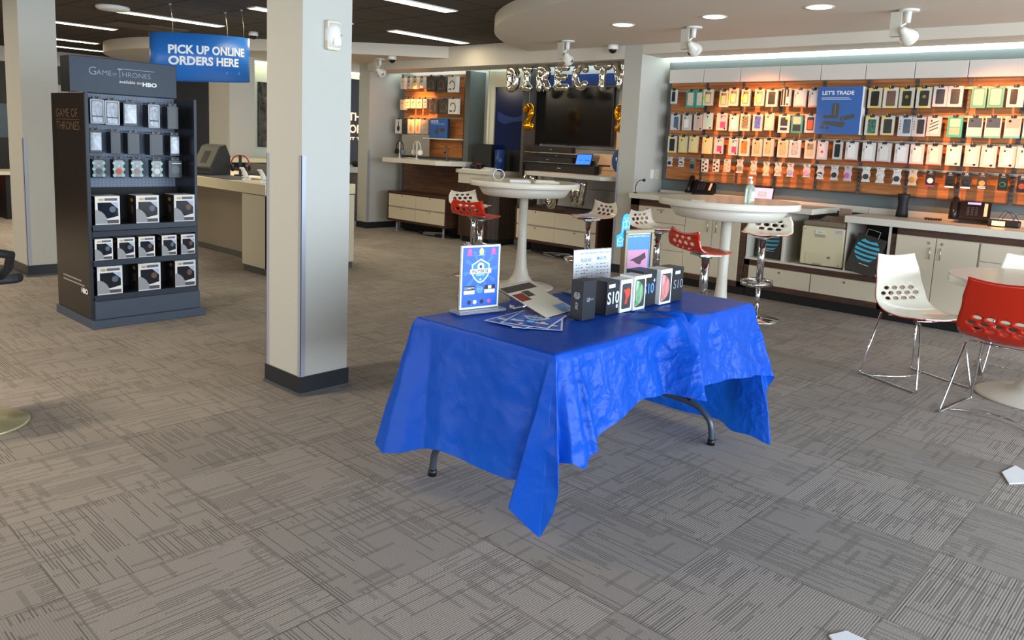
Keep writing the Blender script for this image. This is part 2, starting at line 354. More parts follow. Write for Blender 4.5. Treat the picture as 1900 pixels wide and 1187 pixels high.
MB().box(-.45, .45, -.28, .28, -.012, 0).build('frame', mat('vent_brown', '#6a5d50', .6), t); MB().box(-.5, -.1, -.32, -.28, -.014, 0).build('louvre', BLACK, t)
# recessed downlights and white spotlights under the canopy
for x, y, z, lab in ((6.32, 4.417, 2.62, 'recessed downlight in the round canopy, leftmost of the three'), (6.29, 3.446, 2.62, 'recessed downlight in the round canopy, middle of the three'), (6.243, 2.517, 2.62, 'recessed downlight in the round canopy, rightmost of the three'), (5.75, 11.6, 2.59, 'recessed downlight in the tan soffit beside the hanging sign')):
    t = thing('downlight', lab, 'downlight', (x, y, z), 0, 'recessed downlights')
    MB().lathe([(.115, 0), (.11, -.006), (.095, -.004)], 32, capb=False, capt=False).build('trim_ring', WHITEPL, t); MB().cyl((0, 0), .095, -.003, -.001, 28).build('lamp_face', LAMPW, t)
def spot_lamp(name, loc, target, power, color, size=70, blend=.8, rad=.04):
    l = bpy.data.lights.new(name, 'SPOT'); l.energy = power; l.color = color; l.spot_size = math.radians(size); l.spot_blend = blend; l.shadow_soft_size = rad
    o = bpy.data.objects.new(name, l); COL.objects.link(o); o.location = loc
    d = Vector(target)-Vector(loc); o.rotation_euler = d.to_track_quat('-Z', 'Y').to_euler()
def spotlight(x, y, z, tgt, label, power, color, size=70):
    t = thing('spotlight', label, 'spotlight', (x, y, z), 0, 'white ceiling spotlights')
    MB().lathe([(.075, 0), (.075, -.012), (.06, -.016)], 28).build('ceiling_plate', WHITEPL, t)
    MB().lathe([(.024, -.016), (.02, -.10)], 16).build('stem', WHITEPL, t)
    MB().box(-.03, .03, .04, .12, -.20, -.016).build('ballast_box', mat('grey_white_plastic', '#bdb8a8', .5), t)
    MB().tube([(0, .01, -.10), (0, .06, -.13), (0, .06, -.18)], .008).build('yoke', WHITEPL, t)
    d = (Vector(tgt)-Vector((x, y, z-.2))).normalized(); q = d.to_track_quat('Z', 'Y').to_matrix().to_4x4(); q.translation = Vector((0, 0, -.185))
    MB().lathe([(.012, -.075), (.026, -.06), (.036, -.03), (.062, .01), (.07, .04), (.066, .065)], 28, M=q, capt=False).build('head', mat('spot_white', '#dcd6c8', .3), t)
    MB().lathe([(.064, .062), (.04, .03), (.015, .015)], 24, M=q, capb=False).build('reflector', CHROME, t)
    for k in range(4):
        a = k*PI/2+.5; w = Vector((math.cos(a)*.066, math.sin(a)*.066, .022))
        f = FR(q @ w, q.to_3x3() @ Vector((-math.sin(a), math.cos(a), 0)), q.to_3x3() @ Vector((.35*math.cos(a), .35*math.sin(a), 1)).normalized())
        flat('chrome_window', [(-.02, -.014), (.02, -.014), (.015, .016), (-.015, .016)], f, CHROME, t, .002, -.001)
    spot_lamp('spotlight_beam', Vector((x, y, z-.185))+d*.085, tgt, power, color, size)
WARM = (1.0, .36, .09)
spotlight(6.72, 3.88, 2.62, (8.1, 3.75, 1.6), 'white spotlight aimed at the left half of the case wall', 120, WARM, 60)
spotlight(6.654, 1.977, 2.62, (8.1, 1.45, 1.5), 'white spotlight aimed at the right half of the case wall', 120, WARM, 62)
spotlight(7.0, 5.62, 2.62, (8.3, 6.3, 1.5), 'white spotlight hanging behind the silver balloon letters', 60, (1.0, .50, .20), 60)
spotlight(7.25, 9.3, 2.59, (8.3, 9.4, 1.85), 'white spotlight on the soffit left of the headphone shelves', 110, (1.0, .40, .12), 46)
def dome_cam(x, y, z, label):
    t = thing('dome_camera', label, 'security camera', (x, y, z), 0, 'dome security cameras')
    MB().lathe([(.06, 0), (.062, -.035), (.056, -.05)], 28).build('mount', WHITEPL, t); MB().sphere((0, 0, -.048), .047, 20, 12).build('dome', mat('smoked_dome', '#1a1816', .08), t)
dome_cam(7.5, 5.36, 2.62, 'dome camera on the canopy beside the right pier'); dome_cam(7.107, 8.844, 2.59, 'dome camera on the soffit above the headphone shelves'); dome_cam(5.45, 9.67, 2.75, 'dome camera on the ceiling beside the hanging blue sign')
# wall outlets on the pier
for x, lab, sw in ((7.97, 'white wall switch left of the outlet on the pier', 1), (8.075, 'cream wall outlet on the pier above the counter', 0)):
    t = thing('wall_switch' if sw else 'wall_outlet', lab, 'wall switch' if sw else 'outlet', (x, 5.02, 1.12))
    MB().prism(rrect(-.032, .032, 0, .105, .006), FRONT(0), 0, .006).build('cover_plate', WHITEPL if sw else CREAM, t)
    MB().prism(rrect(-.014, .014, .02, .048, .006), FRONT(-.006), 0, .003).build('socket', WHITEPL if sw else mat('socket_cream', '#b9b094', .4), t)
    MB().prism(rrect(-.014, .014, .058, .086, .006), FRONT(-.006), 0, .003).build('socket', WHITEPL if sw else mat('socket_cream', '#b9b094', .4), t)
# white covers on the floor at the lower right
for pts, lab in (([(4.248, .611), (4.40, .58), (4.27, .44), (4.114, .556)], 'white floor cover at the right edge of the photo'), ([(2.33, .72), (2.394, .689), (2.39, .60), (2.24, .63)], 'white floor cover at the bottom edge of the photo')):
    c = (sum(p[0] for p in pts)/4, sum(p[1] for p in pts)/4); t = thing('floor_cover', lab, 'floor cover', (c[0], c[1], 0))
    MB().prism([(p[0]-c[0], p[1]-c[1]) for p in pts], TOP(), .0005, .006).build('plate', PAPER, t, .002)
# ================================================================ folding table and its blue cloth
X0, X1, Y0, Y1, TZ = 2.13, 3.70, 1.69, 2.45, .712
t = thing('folding_table', 'folding table with dark grey bent legs under the blue plastic cloth', 'table', ((X0+X1)/2, (Y0+Y1)/2, 0))
lx, ly = (X1-X0)/2-.02, (Y1-Y0)/2-.02
MB().prism(rrect(-lx, lx, -ly, ly, .04), TOP(), .665, .700).build('tabletop', WHITEPL, t, .006)
LEG = mat('leg_grey', '#4a4f57', .35, .4)
for sx, x in ((-1, 2.205-2.915), (1, 3.49-2.915)):
    for sy in (-1, 1):
        q_ = .82 if sx < 0 and sy < 0 else 1.
        MB().tube(cat_rom([(x, 0, .195), (x, sy*.13*q_, .193), (x, sy*.24*q_, .175), (x, sy*.31*q_, .12), (x, sy*.328*q_, .05), (x, sy*.33*q_, 0.)], 5), .0155, 12).build('leg', LEG, t)
        MB().cyl((x, sy*.33*q_), .019, 0, .03, 14).build('foot_cap', BLACK, t)
        MB().tube([(x, sy*.20, .19), (x, sy*.20, .665)], .0125, 10).build('upright', LEG, t)
    MB().tube([(x, -.30, .655), (x, .30, .655)], .0125, 10).build('crossbar', LEG, t)
    MB().tube([(x, 0, .60), (x-sx*.32, 0, .655)], .008, 8).build('brace', LEG, t)

def cloth():
    A = (X0, Y0); B = (X1, Y0); C = (X1, Y1); D = (X0, Y1)
    # (edge point, hem point, number of columns to the next)
    K = [(D, (2.30, 2.60, .30), 8), (D, (2.14, 2.60, .22), 6), (D, (2.00, 2.55, .16), 5), ((X0, Y1-.005), (1.950, 2.435, .160), 6), ((X0, 2.40), (1.985, 2.355, .178), 6), ((X0, 2.34), (2.045, 2.28, .205), 8),
         ((X0, 2.24), (2.03, 2.19, .228), 12), ((X0, 2.05), (2.05, 1.995, .215), 10), ((X0, 1.90), (2.055, 1.83, .222), 8), ((X0, 1.78), (2.075, 1.755, .23), 7), ((X0, 1.72), (2.055, 1.80, .175), 6),
         ((X0, 1.70), (1.995, 1.768, .145), 7), ((X0, Y0+.003), (2.015, 1.70, .095), 7), (A, (2.035, 1.640, .060), 7), (A, (2.055, 1.60, .16), 6), (A, (2.065, 1.588, .24), 6), ((X0+.012, Y0), (2.135, 1.655, .31), 6), ((X0+.04, Y0), (2.150, 1.600, .325), 6),
         ((X0+.07, Y0), (2.205, 1.575, .295), 6), ((X0+.12, Y0), (2.30, 1.63, .37), 8), ((X0+.22, Y0), (2.44, 1.61, .415), 10), ((2.58, Y0), (2.65, 1.625, .45), 10), ((2.80, Y0), (2.82, 1.62, .43), 8), ((2.95, Y0), (2.88, 1.575, .425), 6), ((2.985, Y0), (2.925, 1.555, .418), 6),
         ((3.01, Y0), (3.0, 1.60, .425), 8), ((3.14, Y0), (3.16, 1.60, .41), 10), ((3.36, Y0), (3.37, 1.60, .40), 12), ((3.60, Y0), (3.60, 1.59, .375), 7), ((3.675, Y0), (3.70, 1.575, .355), 6), ((X1, Y0), (3.80, 1.565, .335), 6),
         (B, (3.79, 1.60, .26), 6), (B, (3.70, 1.545, .15), 6), (B, (3.66, 1.495, .025), 7), (B, (3.645, 1.60, .05), 6), (B, (3.665, 1.72, .035), 6), ((X1, 1.74), (3.72, 1.82, .055), 8), ((X1, 1.95), (3.70, 2.02, .05), 9), ((X1, 2.2), (3.715, 2.27, .045), 8),
         (C, (3.80, 2.50, .06), 7), (C, (3.74, 2.62, .05), 7), (C, (3.60, 2.58, .22), 8), ((3.45, Y1), (3.40, 2.56, .27), 18), ((3.0, Y1), (3.0, 2.57, .30), 22), ((2.5, Y1), (2.55, 2.57, .31), 12)]
    n = len(K); E_ = []; H_ = []
    for i in range(n):
        e0, h0, m = K[i]; e1, h1, _ = K[(i+1) % n]; hm = K[i-1][1]; h2 = K[(i+2) % n][1]
        for k in range(m):
            f = k/m; E_.append((e0[0]+(e1[0]-e0[0])*f, e0[1]+(e1[1]-e0[1])*f))
            # gently rounded hem line
            H_.append(tuple(.72*(h0[q]+(h1[q]-h0[q])*f)+.28*(.5*((2*h0[q])+(-hm[q]+h1[q])*f+(2*hm[q]-5*h0[q]+4*h1[q]-h2[q])*f*f+(-hm[q]+3*h0[q]-3*h1[q]+h2[q])*f**3)) for q in range(3)))
    N = len(E_); ym = (Y0+Y1)/2; V = []; rows = []
    def gather(x, y):            # bunched pleats near the middle of the front edge
        w = math.exp(-((x-3.0)/.16)**2)*math.exp(-((y-Y0-.03)/.16)**2)
        a = (x-3.0)*1.0+(y-Y0)*.55
        return w*(.034*max(0, math.sin(a*62))**1.3+.020*math.cos(a*31+.6)+.008)
    def crinkle(p, s=1.):
        v = Vector(p); q = noise.noise(v*7)*.45+(1-abs(noise.noise(v*11+Vector((3, 1, 7))))*2.2)*.26
        return (q-.3)*s
    RT = [0, .25, .5, .68, .8, .88, .93, .965, .985, 1.0]
    for r in RT:                 # top, from the middle line out
        row = []
        for ex, ey in E_:
            cxm = min(max(ex, X0+.36), X1-.36); x = cxm+(ex-cxm)*r; y = ym+(ey-ym)*r
            rr = r
            if r == 1.0: x += (1 if ex >= X1-1e-6 else -1 if ex <= X0+1e-6 else 0)*.001
            z = TZ+gather(x, y)+abs(crinkle((x, y, 0), .006))*(0.5+.5*r)
            z -= .0035*max(0, (r-.96)/.04)
            row.append((x, y, z))
        rows.append(row)
    TT = [.02, .05, .08]+[.08+.92*k/34 for k in range(1, 35)]
    for tt in TT:
        row = []
        for i in range(N):
            ex, ey = E_[i]; hx, hy, hz = H_[i]
            ox = (1 if ex >= X1-1e-6 else -1 if ex <= X0+1e-6 else 0); oy = (1 if ey >= Y1-1e-6 else -1 if ey <= Y0+1e-6 else 0)
            ln = math.hypot(ox, oy) or 1; ox /= ln; oy /= ln
            rb = .010*min(1, tt/.05)
            px = ex+ox*rb+(hx-ex-ox*.010)*tt; py = ey+oy*rb+(hy-ey-oy*.010)*tt; pz = TZ-.004+(hz-TZ+.004)*tt
            pz += gather(ex, ey)*max(0, 1-tt*4)
            # soft folds falling from the gathers on the front, and a long soft buckle on the left end
            fold = 0.
            if oy < -.5 and X0+.1 < ex < X1:
                fold = (.080*math.exp(-((ex-2.985)/.045)**2)-.065*math.exp(-((ex-2.86)/.075)**2)+.022*math.exp(-((ex-3.12)/.05)**2)*(1-tt)-.02*math.exp(-((ex-3.22)/.06)**2)*(1-tt))*min(1, tt*2.5)*(1-.25*tt)+.010*math.sin(ex*11+1)*tt+(.048*math.exp(-((ex-X0-.085)/.03)**2)-.03*math.exp(-((ex-X0-.045)/.02)**2))*min(1, tt*2)
            elif ox < -.5: fold = .008*math.sin(ey*14)*tt
            c = crinkle((px*1.0, py*1.0, pz*1.0), .026 if oy < -.5 else .011)*min(1, tt*4)
            px += ox*(fold+c); py += oy*(fold+c)
            row.append((px, py, max(pz, .004)))
        rows.append(row)
    for row in rows: V += row
    F = []
    for a in range(len(rows)-1):
        for k in range(N):
            j = (k+1) % N; F.append((a*N+k, (a+1)*N+k, (a+1)*N+j, a*N+j))
    o = MB().add(V, F, True)
    m = mat('blue_plastic_sheet', '#1055c6', .36, spec=.26); nt = m.node_tree; b = nt.nodes['Principled BSDF']
    N_ = nt.nodes.new; lk = nt.links.new; tc = N_('ShaderNodeTexCoord'); prev = None
    dn = N_('ShaderNodeTexNoise'); dn.inputs['Scale'].default_value = 7; dn.inputs['Detail'].default_value = 3; lk(tc.outputs['Object'], dn.inputs['Vector'])
    va = N_('ShaderNodeVectorMath'); va.operation = 'MULTIPLY_ADD'; va.inputs[1].default_value = (.16, .16, .16); lk(dn.outputs['Color'], va.inputs[0]); lk(tc.outputs['Object'], va.inputs[2])
    sx = N_('ShaderNodeSeparateXYZ'); lk(tc.outputs['Object'], sx.inputs[0])
    mr = N_('ShaderNodeMapRange'); mr.inputs['From Min'].default_value = 2.10; mr.inputs['From Max'].default_value = 2.3; mr.inputs['To Min'].default_value = .22; mr.inputs['To Max'].default_value = 1.; lk(sx.outputs[0], mr.inputs['Value'])
    mz = N_('ShaderNodeMapRange'); mz.inputs['From Min'].default_value = .66; mz.inputs['From Max'].default_value = .705; mz.inputs['To Min'].default_value = 1.; mz.inputs['To Max'].default_value = .22; lk(sx.outputs[2], mz.inputs['Value'])
    mm = N_('ShaderNodeMath'); mm.operation = 'MULTIPLY'; lk(mr.outputs[0], mm.inputs[0]); lk(mz.outputs[0], mm.inputs[1])
    for sc_, st_, di_ in ((11, .75, .014), (30, .55, .006)):
        vo = N_('ShaderNodeTexVoronoi'); vo.inputs['Scale'].default_value = sc_; lk(va.outputs[0], vo.inputs['Vector'])
        bp = N_('ShaderNodeBump'); bp.inputs['Distance'].default_value = di_; m2 = N_('ShaderNodeMath'); m2.operation = 'MULTIPLY'; m2.inputs[1].default_value = st_; lk(mm.outputs[0], m2.inputs[0]); lk(m2.outputs[0], bp.inputs['Strength'])
        lk(vo.outputs['Distance'], bp.inputs['Height'])
        if prev: lk(prev.outputs[0], bp.inputs['Normal'])
        prev = bp
    # packing creases every 28 cm
    cr = []
    for ax in (0, 2):
        pp = N_('ShaderNodeMath'); pp.operation = 'PINGPONG'; pp.inputs[1].default_value = .14; lk(sx.outputs[ax], pp.inputs[0]); lt = N_('ShaderNodeMath'); lt.operation = 'LESS_THAN'; lt.inputs[1].default_value = .0035; lk(pp.outputs[0], lt.inputs[0]); cr.append(lt.outputs[0])
    mx = N_('ShaderNodeMath'); mx.operation = 'MAXIMUM'; lk(cr[0], mx.inputs[0]); lk(cr[1], mx.inputs[1]); b3 = N_('ShaderNodeBump'); b3.inputs['Strength'].default_value = .25; b3.inputs['Distance'].default_value = .004; lk(mx.outputs[0], b3.inputs['Height']); lk(prev.outputs[0], b3.inputs['Normal']); lk(b3.outputs[0], b.inputs['Normal'])
    tr = nt.nodes.new('ShaderNodeBsdfTranslucent'); tr.inputs[0].default_value = lin('#1273d6'); ms = nt.nodes.new('ShaderNodeMixShader'); ms.inputs[0].default_value = .28
    out = [q for q in nt.nodes if q.type == 'OUTPUT_MATERIAL'][0]
    nt.links.new(b.outputs[0], ms.inputs[1]); nt.links.new(tr.outputs[0], ms.inputs[2]); nt.links.new(ms.outputs[0], out.inputs[0])
    ob = o.build('tablecloth', m); tagset(ob, 'shiny blue plastic tablecloth draped unevenly over the folding table', 'tablecloth')
    wm = ob.modifiers.new('weld', 'WELD'); wm.merge_threshold = .0004
    sb = ob.modifiers.new('sub', 'SUBSURF'); sb.levels = 1; sb.render_levels = 1
    return ob
cloth()
SZ = TZ+.006    # what stands on the cloth

# ---------------------------------------------------------------- things on the cloth
BLK_BOX = mat('black_card', '#1c1f24', .4); SIDE_BLK = mat('black_card_side', '#17191d', .4)
def globe_mark(M, cx, cy, r, m, parent, name='globe_mark', d=.0008):
    mb = MB()                      # striped ball: five bands that thin to the left
    for k in range(5):
        v0 = -.86+k*.37; v1 = v0+.23; top = []; bot = []
        def half(v): return math.sqrt(max(0, 1-v*v))
        for i in range(13):
            f = i/12
            vt = v1-.10*math.sin(f*PI); vb = v0-.10*math.sin(f*PI)*.4
            ut = -half(v1)+2*half(v1)*f*.98; ub = -half(v0)+2*half(v0)*f*.98
            top.append((cx+r*ut, cy+r*vt)); bot.append((cx+r*ub, cy+r*(vb+(1-f)*.0)))
        mb.prism(bot+top[::-1], M, d*.2, d)
    return mb.build(name, m, parent)
def phone_box(name, label, x, y, w, dep, h, side, face, rz=0.):
    t = thing(name, label, 'phone box', (x, y, SZ), rz, 'row of phone boxes on the blue cloth')
    MB().box(-w/2, w/2, 0, dep, 0, h).build('carton', side, t, .0012)
    f = FRONT(-.0003)
    return t, f
SILV = mat('silver_print', '#aeb6bd', .3, .3); PALE = mat('pale_blue_print', '#cfe0ea', .4); BLUEP = mat('blue_print', '#5f8fd6', .35)
t, f = phone_box('phone_box', 'black phone box with a striped globe on its narrow side, leftmost in the row', 2.672, 1.950, .092, .066, .172, BLK_BOX, None, R.uniform(0, .03))
s = FR((-.0463, .033, 0), (0, -1, 0), (0, 0, 1))
globe_mark(s, 0, .106, .017, SILV, t); tl = text('AT&T', FR((-.0463, .033, .078), (0, 0, -1), (0, -1, 0)), 0, .034, -.007, .007, SILV, t, .02)
text('G8', f, -.022, .0, .080, .098, SILV, t, .01); text('ThinQ', f, .002, .028, .084, .093, SILV, t, .0)
t, f = phone_box('phone_box', 'black phone box with big pale lettering and a small e, second in the row', 2.848, 1.950, .095, .10, .152, BLK_BOX, None)
text('S10', f, -.044, .046, .048, .104, PALE, t, .02); text('e', f, .024, .038, .026, .044, PALE, t, .03); flat('label', rect(-.036, .012, .122, .138), f, PAPER, t, .0006)
RIM = mat('white_card', '#e9e6e1', .35); SCR = mat('dark_print', '#3f4245', .3)
t, f = phone_box('phone_box', 'white phone box with a red fish picture, third in the row', 2.944, 1.944, .092, .075, .150, RIM, None)
flat('screen_print', rrect(-.036, .036, .016, .132, .010), f, SCR, t, .0006)
flat('red_fish_print', [(-.012, .04), (.004, .036), (.010, .062), (.024, .075), (.030, .098), (.014, .112), (-.004, .104), (-.024, .106), (-.010, .084), (-.004, .066)], f, mat('red_print', '#d8452f', .4), t, .001)
t, f = phone_box('phone_box', 'white phone box with a green planet picture, fourth in the row', 3.040, 1.934, .096, .085, .160, RIM, None)
def planet(t, f, w, z0, z1, m):
    flat('screen_print', rrect(-w/2+.008, w/2-.010, z0, z1, .010), f, SCR, t, .0006)
    zm = (z0+z1)/2; h = (z1-z0)/2-.004
    flat('planet_print', [(-w/2+.011, zm-h)]+[(-w/2+.011+(w-.032)*math.cos(a)*1.0, zm+h*math.sin(a)) for a in [(-.5+i/16)*PI for i in range(17)]]+[(-w/2+.011, zm+h)], f, m, t, .001)
planet(t, f, .096, .014, .144, wood('planet_green', '#3f7d52', '#a8c9a4', (25, 1, 12), .4))
t, f = phone_box('phone_box', 'tall black phone box with blue lettering and a plus mark, fifth in the row', 3.155, 1.955, .112, .10, .170, BLK_BOX, None)
text('S10', f, -.053, .036, .060, .110, BLUEP, t, .02); text('+', f, .028, .044, .112, .130, PALE, t, .03); flat('label', rect(-.040, .010, .138, .154), f, PAPER, t, .0006)
t, f = phone_box('phone_box', 'white phone box with an orange planet picture, sixth in the row', 3.268, 1.934, .104, .085, .170, RIM, None)
planet(t, f, .104, .012, .150, wood('planet_orange', '#c4602c', '#c9a0b4', (25, 1, 12), .4))
t, f = phone_box('phone_box', 'black phone box with grey lettering, rightmost in the row', 3.385, 1.938, .10, .09, .168, BLK_BOX, None)
text('S10', f, -.042, .046, .064, .108, mat('grey_print', '#8a9299', .4), t, .0); flat('label', rect(-.03, .016, .136, .152), f, PAPER, t, .0006)

# acrylic sign with the football flyer
def shield(cx, cy, w, h):
    return [(cx-w/2, cy+h*.28), (cx, cy+h*.5), (cx+w/2, cy+h*.28), (cx+w/2, cy-.12*h), (cx+w*.36, cy-.30*h), (cx+w*.18, cy-.44*h), (cx, cy-.5*h), (cx-w*.18, cy-.44*h), (cx-w*.36, cy-.30*h), (cx-w/2, cy-.12*h)]
FLY = mat('flyer_blue', '#2a62c4', .4); FLYL = mat('flyer_light_blue', '#3f78d4', .4); INK = mat('ink_dark', '#1d2130', .5); TEALP = mat('print_teal', '#2f86c9', .4)
GLB = mat('globe_print', '#7fb4ea', .4); PINK = mat('print_pink', '#c8569a', .5); LIME = mat('print_lime', '#c9d489', .5)
def flyer_art(t, M, w, h, full=True):
    flat('paper', rect(-w/2, w/2, 0, h), M, PAPER, t, .0006)
    flat('blue_ground', rect(-w/2+.008, w/2-.008, .008, h-.008), M, FLY, t, .0004, .0006)
    mb = MB(); s_ = w/.205
    for k in range(10):
        a = 2*PI*k/10; mb.prism([(0, .6*h)]+[(.088*s_*math.cos(a+d), .6*h+.095*s_*math.sin(a+d)) for d in (0, .2)], M, .0009, .0012)
    mb.build('ray_print', FLYL, t)
    s = w/.205
    flat('shield_outline', shield(0, .595*h, .094*s, .125*h/.32), M, PAPER, t, .0003, .0013); flat('shield_fill', shield(0, .595*h, .082*s, .110*h/.32), M, TEALP, t, .0003, .0016)
    flat('ball_print', disc(0, .665*h, .018*s, 18), M, PAPER, t, .0003, .0019); flat('ball_patch', [(.008*s*math.cos(PI/2+i*2*PI/5), .665*h+.008*s*math.sin(PI/2+i*2*PI/5)) for i in range(5)], M, INK, t, .0003, .0022)
    flat('banner', rect(-.056*s, .056*s, .555*h, .63*h), M, PAPER, t, .0004, .0022)
    text('FUTBOL', M, -.044*s, .044*s, .568*h, .617*h, INK, t, .02, .0028); text('PARTY', M, -.022*s, .022*s, .520*h, .545*h, PAPER, t, .02, .0024)
    flat('star', [(.007*s*(1 if i % 2 == 0 else .45)*math.cos(PI/2+i*PI/5), .46*h+.007*s*(1 if i % 2 == 0 else .45)*math.sin(PI/2+i*PI/5)) for i in range(10)], M, PAPER, t, .0003, .0021)
    for u, bod in ((-.056*s, 'DIRECTV'), (.052*s, None)):
        flat('card_black', rect(u-.028*s, u+.028*s, .295*h, .365*h), M, INK, t, .0003, .0012); flat('card_white', rect(u-.028*s, u+.028*s, .235*h, .295*h), M, PAPER, t, .0003, .0012)
        if bod: text(bod, M, u-.012*s, u+.026*s, .315*h, .345*h, PAPER, t, .02, .0019); globe_mark(M, u-.02*s, .33*h, .008*s, GLB, t, d=.002)
        else: flat('channel_mark', rect(u-.009*s, u+.009*s, .305*h, .355*h), M, PAPER, t, .0003, .0016)
    globe_mark(M, 0, .30*h, .017*s, GLB, t, d=.002)
    for u, m in ((-.06*s, PINK), (.002, LIME), (.065*s, PINK)):
        flat('cup_emblem', disc(u, .90*h, .012*s, 14, .017*s), M, m, t, .0003, .0012); flat('emblem_line', rect(u-.018*s, u+.018*s, .842*h, .850*h), M, m, t, .0003, .0012)
    for u, m in ((-.055*s, INK), (-.025*s, PAPER), (.012*s, INK), (.05*s, PINK)): flat('badge_print', disc(u, .105*h, .010*s, 10), M, m, t, .0003, .0012)
rz = math.atan2(2.323-2.373, 2.527-2.275)
t = thing('sign_holder', 'upright acrylic sign holder with the blue football party flyer on the left of the cloth', 'sign', (2.40, 2.352, SZ), rz)
MB().box(-.122, .122, -.045, .045, 0, .013).build('base', mat('clear_acrylic_base', '#cfd4de', .1, trans=.7), t, .003)
MB().box(-.104, .104, -.0065, -.0045, .010, .298).box(-.104, .104, .0045, .0065, .010, .298).build('acrylic_sleeve', ACRYL, t)
fl_ = bpy.data.objects.new('flyer', None); COL.objects.link(fl_); fl_.parent = t
flyer_art(fl_, FRONT(-.0072, 0, .016), .203, .278); MB().box(-.101, .101, -.003, .003, .016, .294).build('flyer_back', PAPER, t)
# flyers lying on the cloth
def lying_flyer(label, x, y, rz, z):
    t = thing('flyer', label, 'flyer', (x, y, z), rz, 'football flyers lying on the cloth')
    flyer_art(t, TOP(0, 0, -.14), .205, .28)
lying_flyer('blue football flyer lying face up on top of the loose flyers', 2.475, 2.085, math.radians(-68), SZ+.005)
lying_flyer('white-edged flyer peeking out at the left under the top flyer', 2.44, 2.12, math.radians(-83), SZ+.0025)
lying_flyer('white-edged flyer poking out at the right under the top flyer', 2.47, 2.06, math.radians(-52), SZ)
# slanted acrylic holder with beige sheet
t = thing('sign_holder', 'low slanted acrylic holder with a beige price sheet, behind the flyers', 'sign', (2.60, 2.20, SZ))
SM = FR((.028, -.135, .012), (.97, .05, 0.03), (-.03, 1, .30))
flat('acrylic_sheet', rect(-.118, .118, -.002, .30), SM, ACRYL, t, .003, -.0032); flat('sheet', rect(-.108, .108, 0, .285), SM, mat('beige_sheet', '#d8ccb2', .5), t, .001)
flat('heading_band', rect(-.108, .108, .235, .285), SM, mat('brown_band', '#4a4038', .5), t, .0004, .001); flat('red_picture', rect(-.10, -.03, .15, .215), SM, mat('picture_red', '#8a3426', .5), t, .0004, .001)
flat('dark_block', rect(-.025, .025, .175, .225), SM, mat('block_dark', '#4e463c', .6), t, .0004, .001); flat('blue_block', rect(.02, .10, .01, .07), SM, mat('block_blue', '#7f9cc8', .5), t, .0004, .001)
MB().box(-.03, .05, .09, .12, 0, .062).build('support_block', ACRYL, t)
# price list in a leaning acrylic stand
t = thing('sign_holder', 'white price list with rows of channel logos in an acrylic stand, behind the black boxes', 'sign', (3.19, 2.32, SZ), math.radians(-9))
SM = FR((0, 0, .004), (1, 0, 0), (.02, .05, 1))
flat('sheet', rect(-.132, .132, 0, .218), SM, PAPER, t, .001); flat('acrylic_back', rect(-.135, .135, -.003, .222), SM, ACRYL, t, .002, -.0024)
text("DON'T FEAR FREEDOM. GET DIRECTV NOW", SM, -.09, .118, .196, .206, BLUEP, t, .02, .0016); text('PLUS 50.', SM, -.082, -.008, .158, .176, BLUEP, t, .02, .0016); text('MAX 70.', SM, .03, .10, .163, .181, BLUEP, t, .02, .0016)
mb = MB(); mr = MB()
for r_ in range(9):
    for c_ in range(7):
        if R.random() < .8: (mr if R.random() < .2 else mb).prism(rect(-.116+c_*.018, -.116+c_*.018+R.uniform(.005, .013), .142-r_*.015, .142-r_*.015+R.uniform(.002, .006)), SM, .001, .0014)
    if r_ < 4:
        for c_ in range(4): (mr if R.random() < .15 else mb).prism(rect(.03+c_*.025, .03+c_*.025+R.uniform(.008, .018), .142-r_*.017, .142-r_*.017+R.uniform(.002, .006)), SM, .001, .0014)
mb.build('logo_pattern', mat('logo_ink', '#55586a', .5), t); mr.build('logo_pattern', mat('logo_red', '#b2606a', .5), t)
MB().add([(.135, 0, .003), (.135, .10, .003), (.137, .05, .215), (.139, .012, .225), (.1375, 0, .003), (.1375, .10, .003), (.1395, .05, .215), (.1415, .012, .225)], [(0, 1, 2, 3), (7, 6, 5, 4), (0, 4, 5, 1), (1, 5, 6, 2), (2, 6, 7, 3), (3, 7, 4, 0)]).build('acrylic_side', ACRYL, t)
MB().box(-.135, .135, 0, .10, 0, .003).build('acrylic_foot', ACRYL, t)
# framed promotion with a clip-on gift emblem
t = thing('framed_sign', 'bronze-framed blue promotion sign with a pink eye picture, behind the white phone boxes', 'sign', (3.52, 2.26, SZ), math.radians(-12))
BRZ = mat('bronze_frame', '#8a7c60', .35, .5)
MB().box(-.105, .105, 0, .035, 0, .018).box(-.105, .105, 0, .035, .295, .315).box(-.105, -.088, 0, .035, .018, .295).box(.088, .105, 0, .035, .018, .295).build('frame', BRZ, t, .002)
MB().box(-.088, .088, .012, .03, .018, .295).build('panel', PAPER, t); f = FRONT(.0115)
flat('blue_print', rect(-.084, .084, .07, .288), f, mat('promo_blue', '#3f86e0', .35), t, .001); flat('eye_picture', rect(-.078, .074, .10, .205), f, mat('promo_pink', '#c98aa8', .4), t, .001, .001)
flat('lash_print', [(-.06, .150), (-.03, .160), (.01, .172), (.05, .190), (.06, .160), (.03, .145), (.02, .125), (-.005, .130), (-.03, .145)], f, mat('promo_dark', '#4a2236', .5), t, .0006, .002)
text('Give DIRECTV NOW, get', f, -.078, .076, .272, .282, PAPER, t, .02, .0016); text('$50', f, -.045, .05, .218, .262, mat('promo_number', '#5f83d6', .4), t, .0, .0014); flat('pink_strip', rect(-.084, .084, .058, .07), f, mat('promo_lilac', '#d9a9cf', .4), t, .001)
CY = mat('cyan_cutout', '#1fa2ee', .4)
flat('gift_emblem', [(-.155, .225), (-.105, .225), (-.1, .26), (-.07, .27), (-.066, .36), (-.085, .38), (-.075, .395), (-.10, .40), (-.118, .39), (-.126, .36), (-.128, .30), (-.16, .285)], f, CY, t, .006, -.01); f2 = FRONT(.0102)
mb = MB()
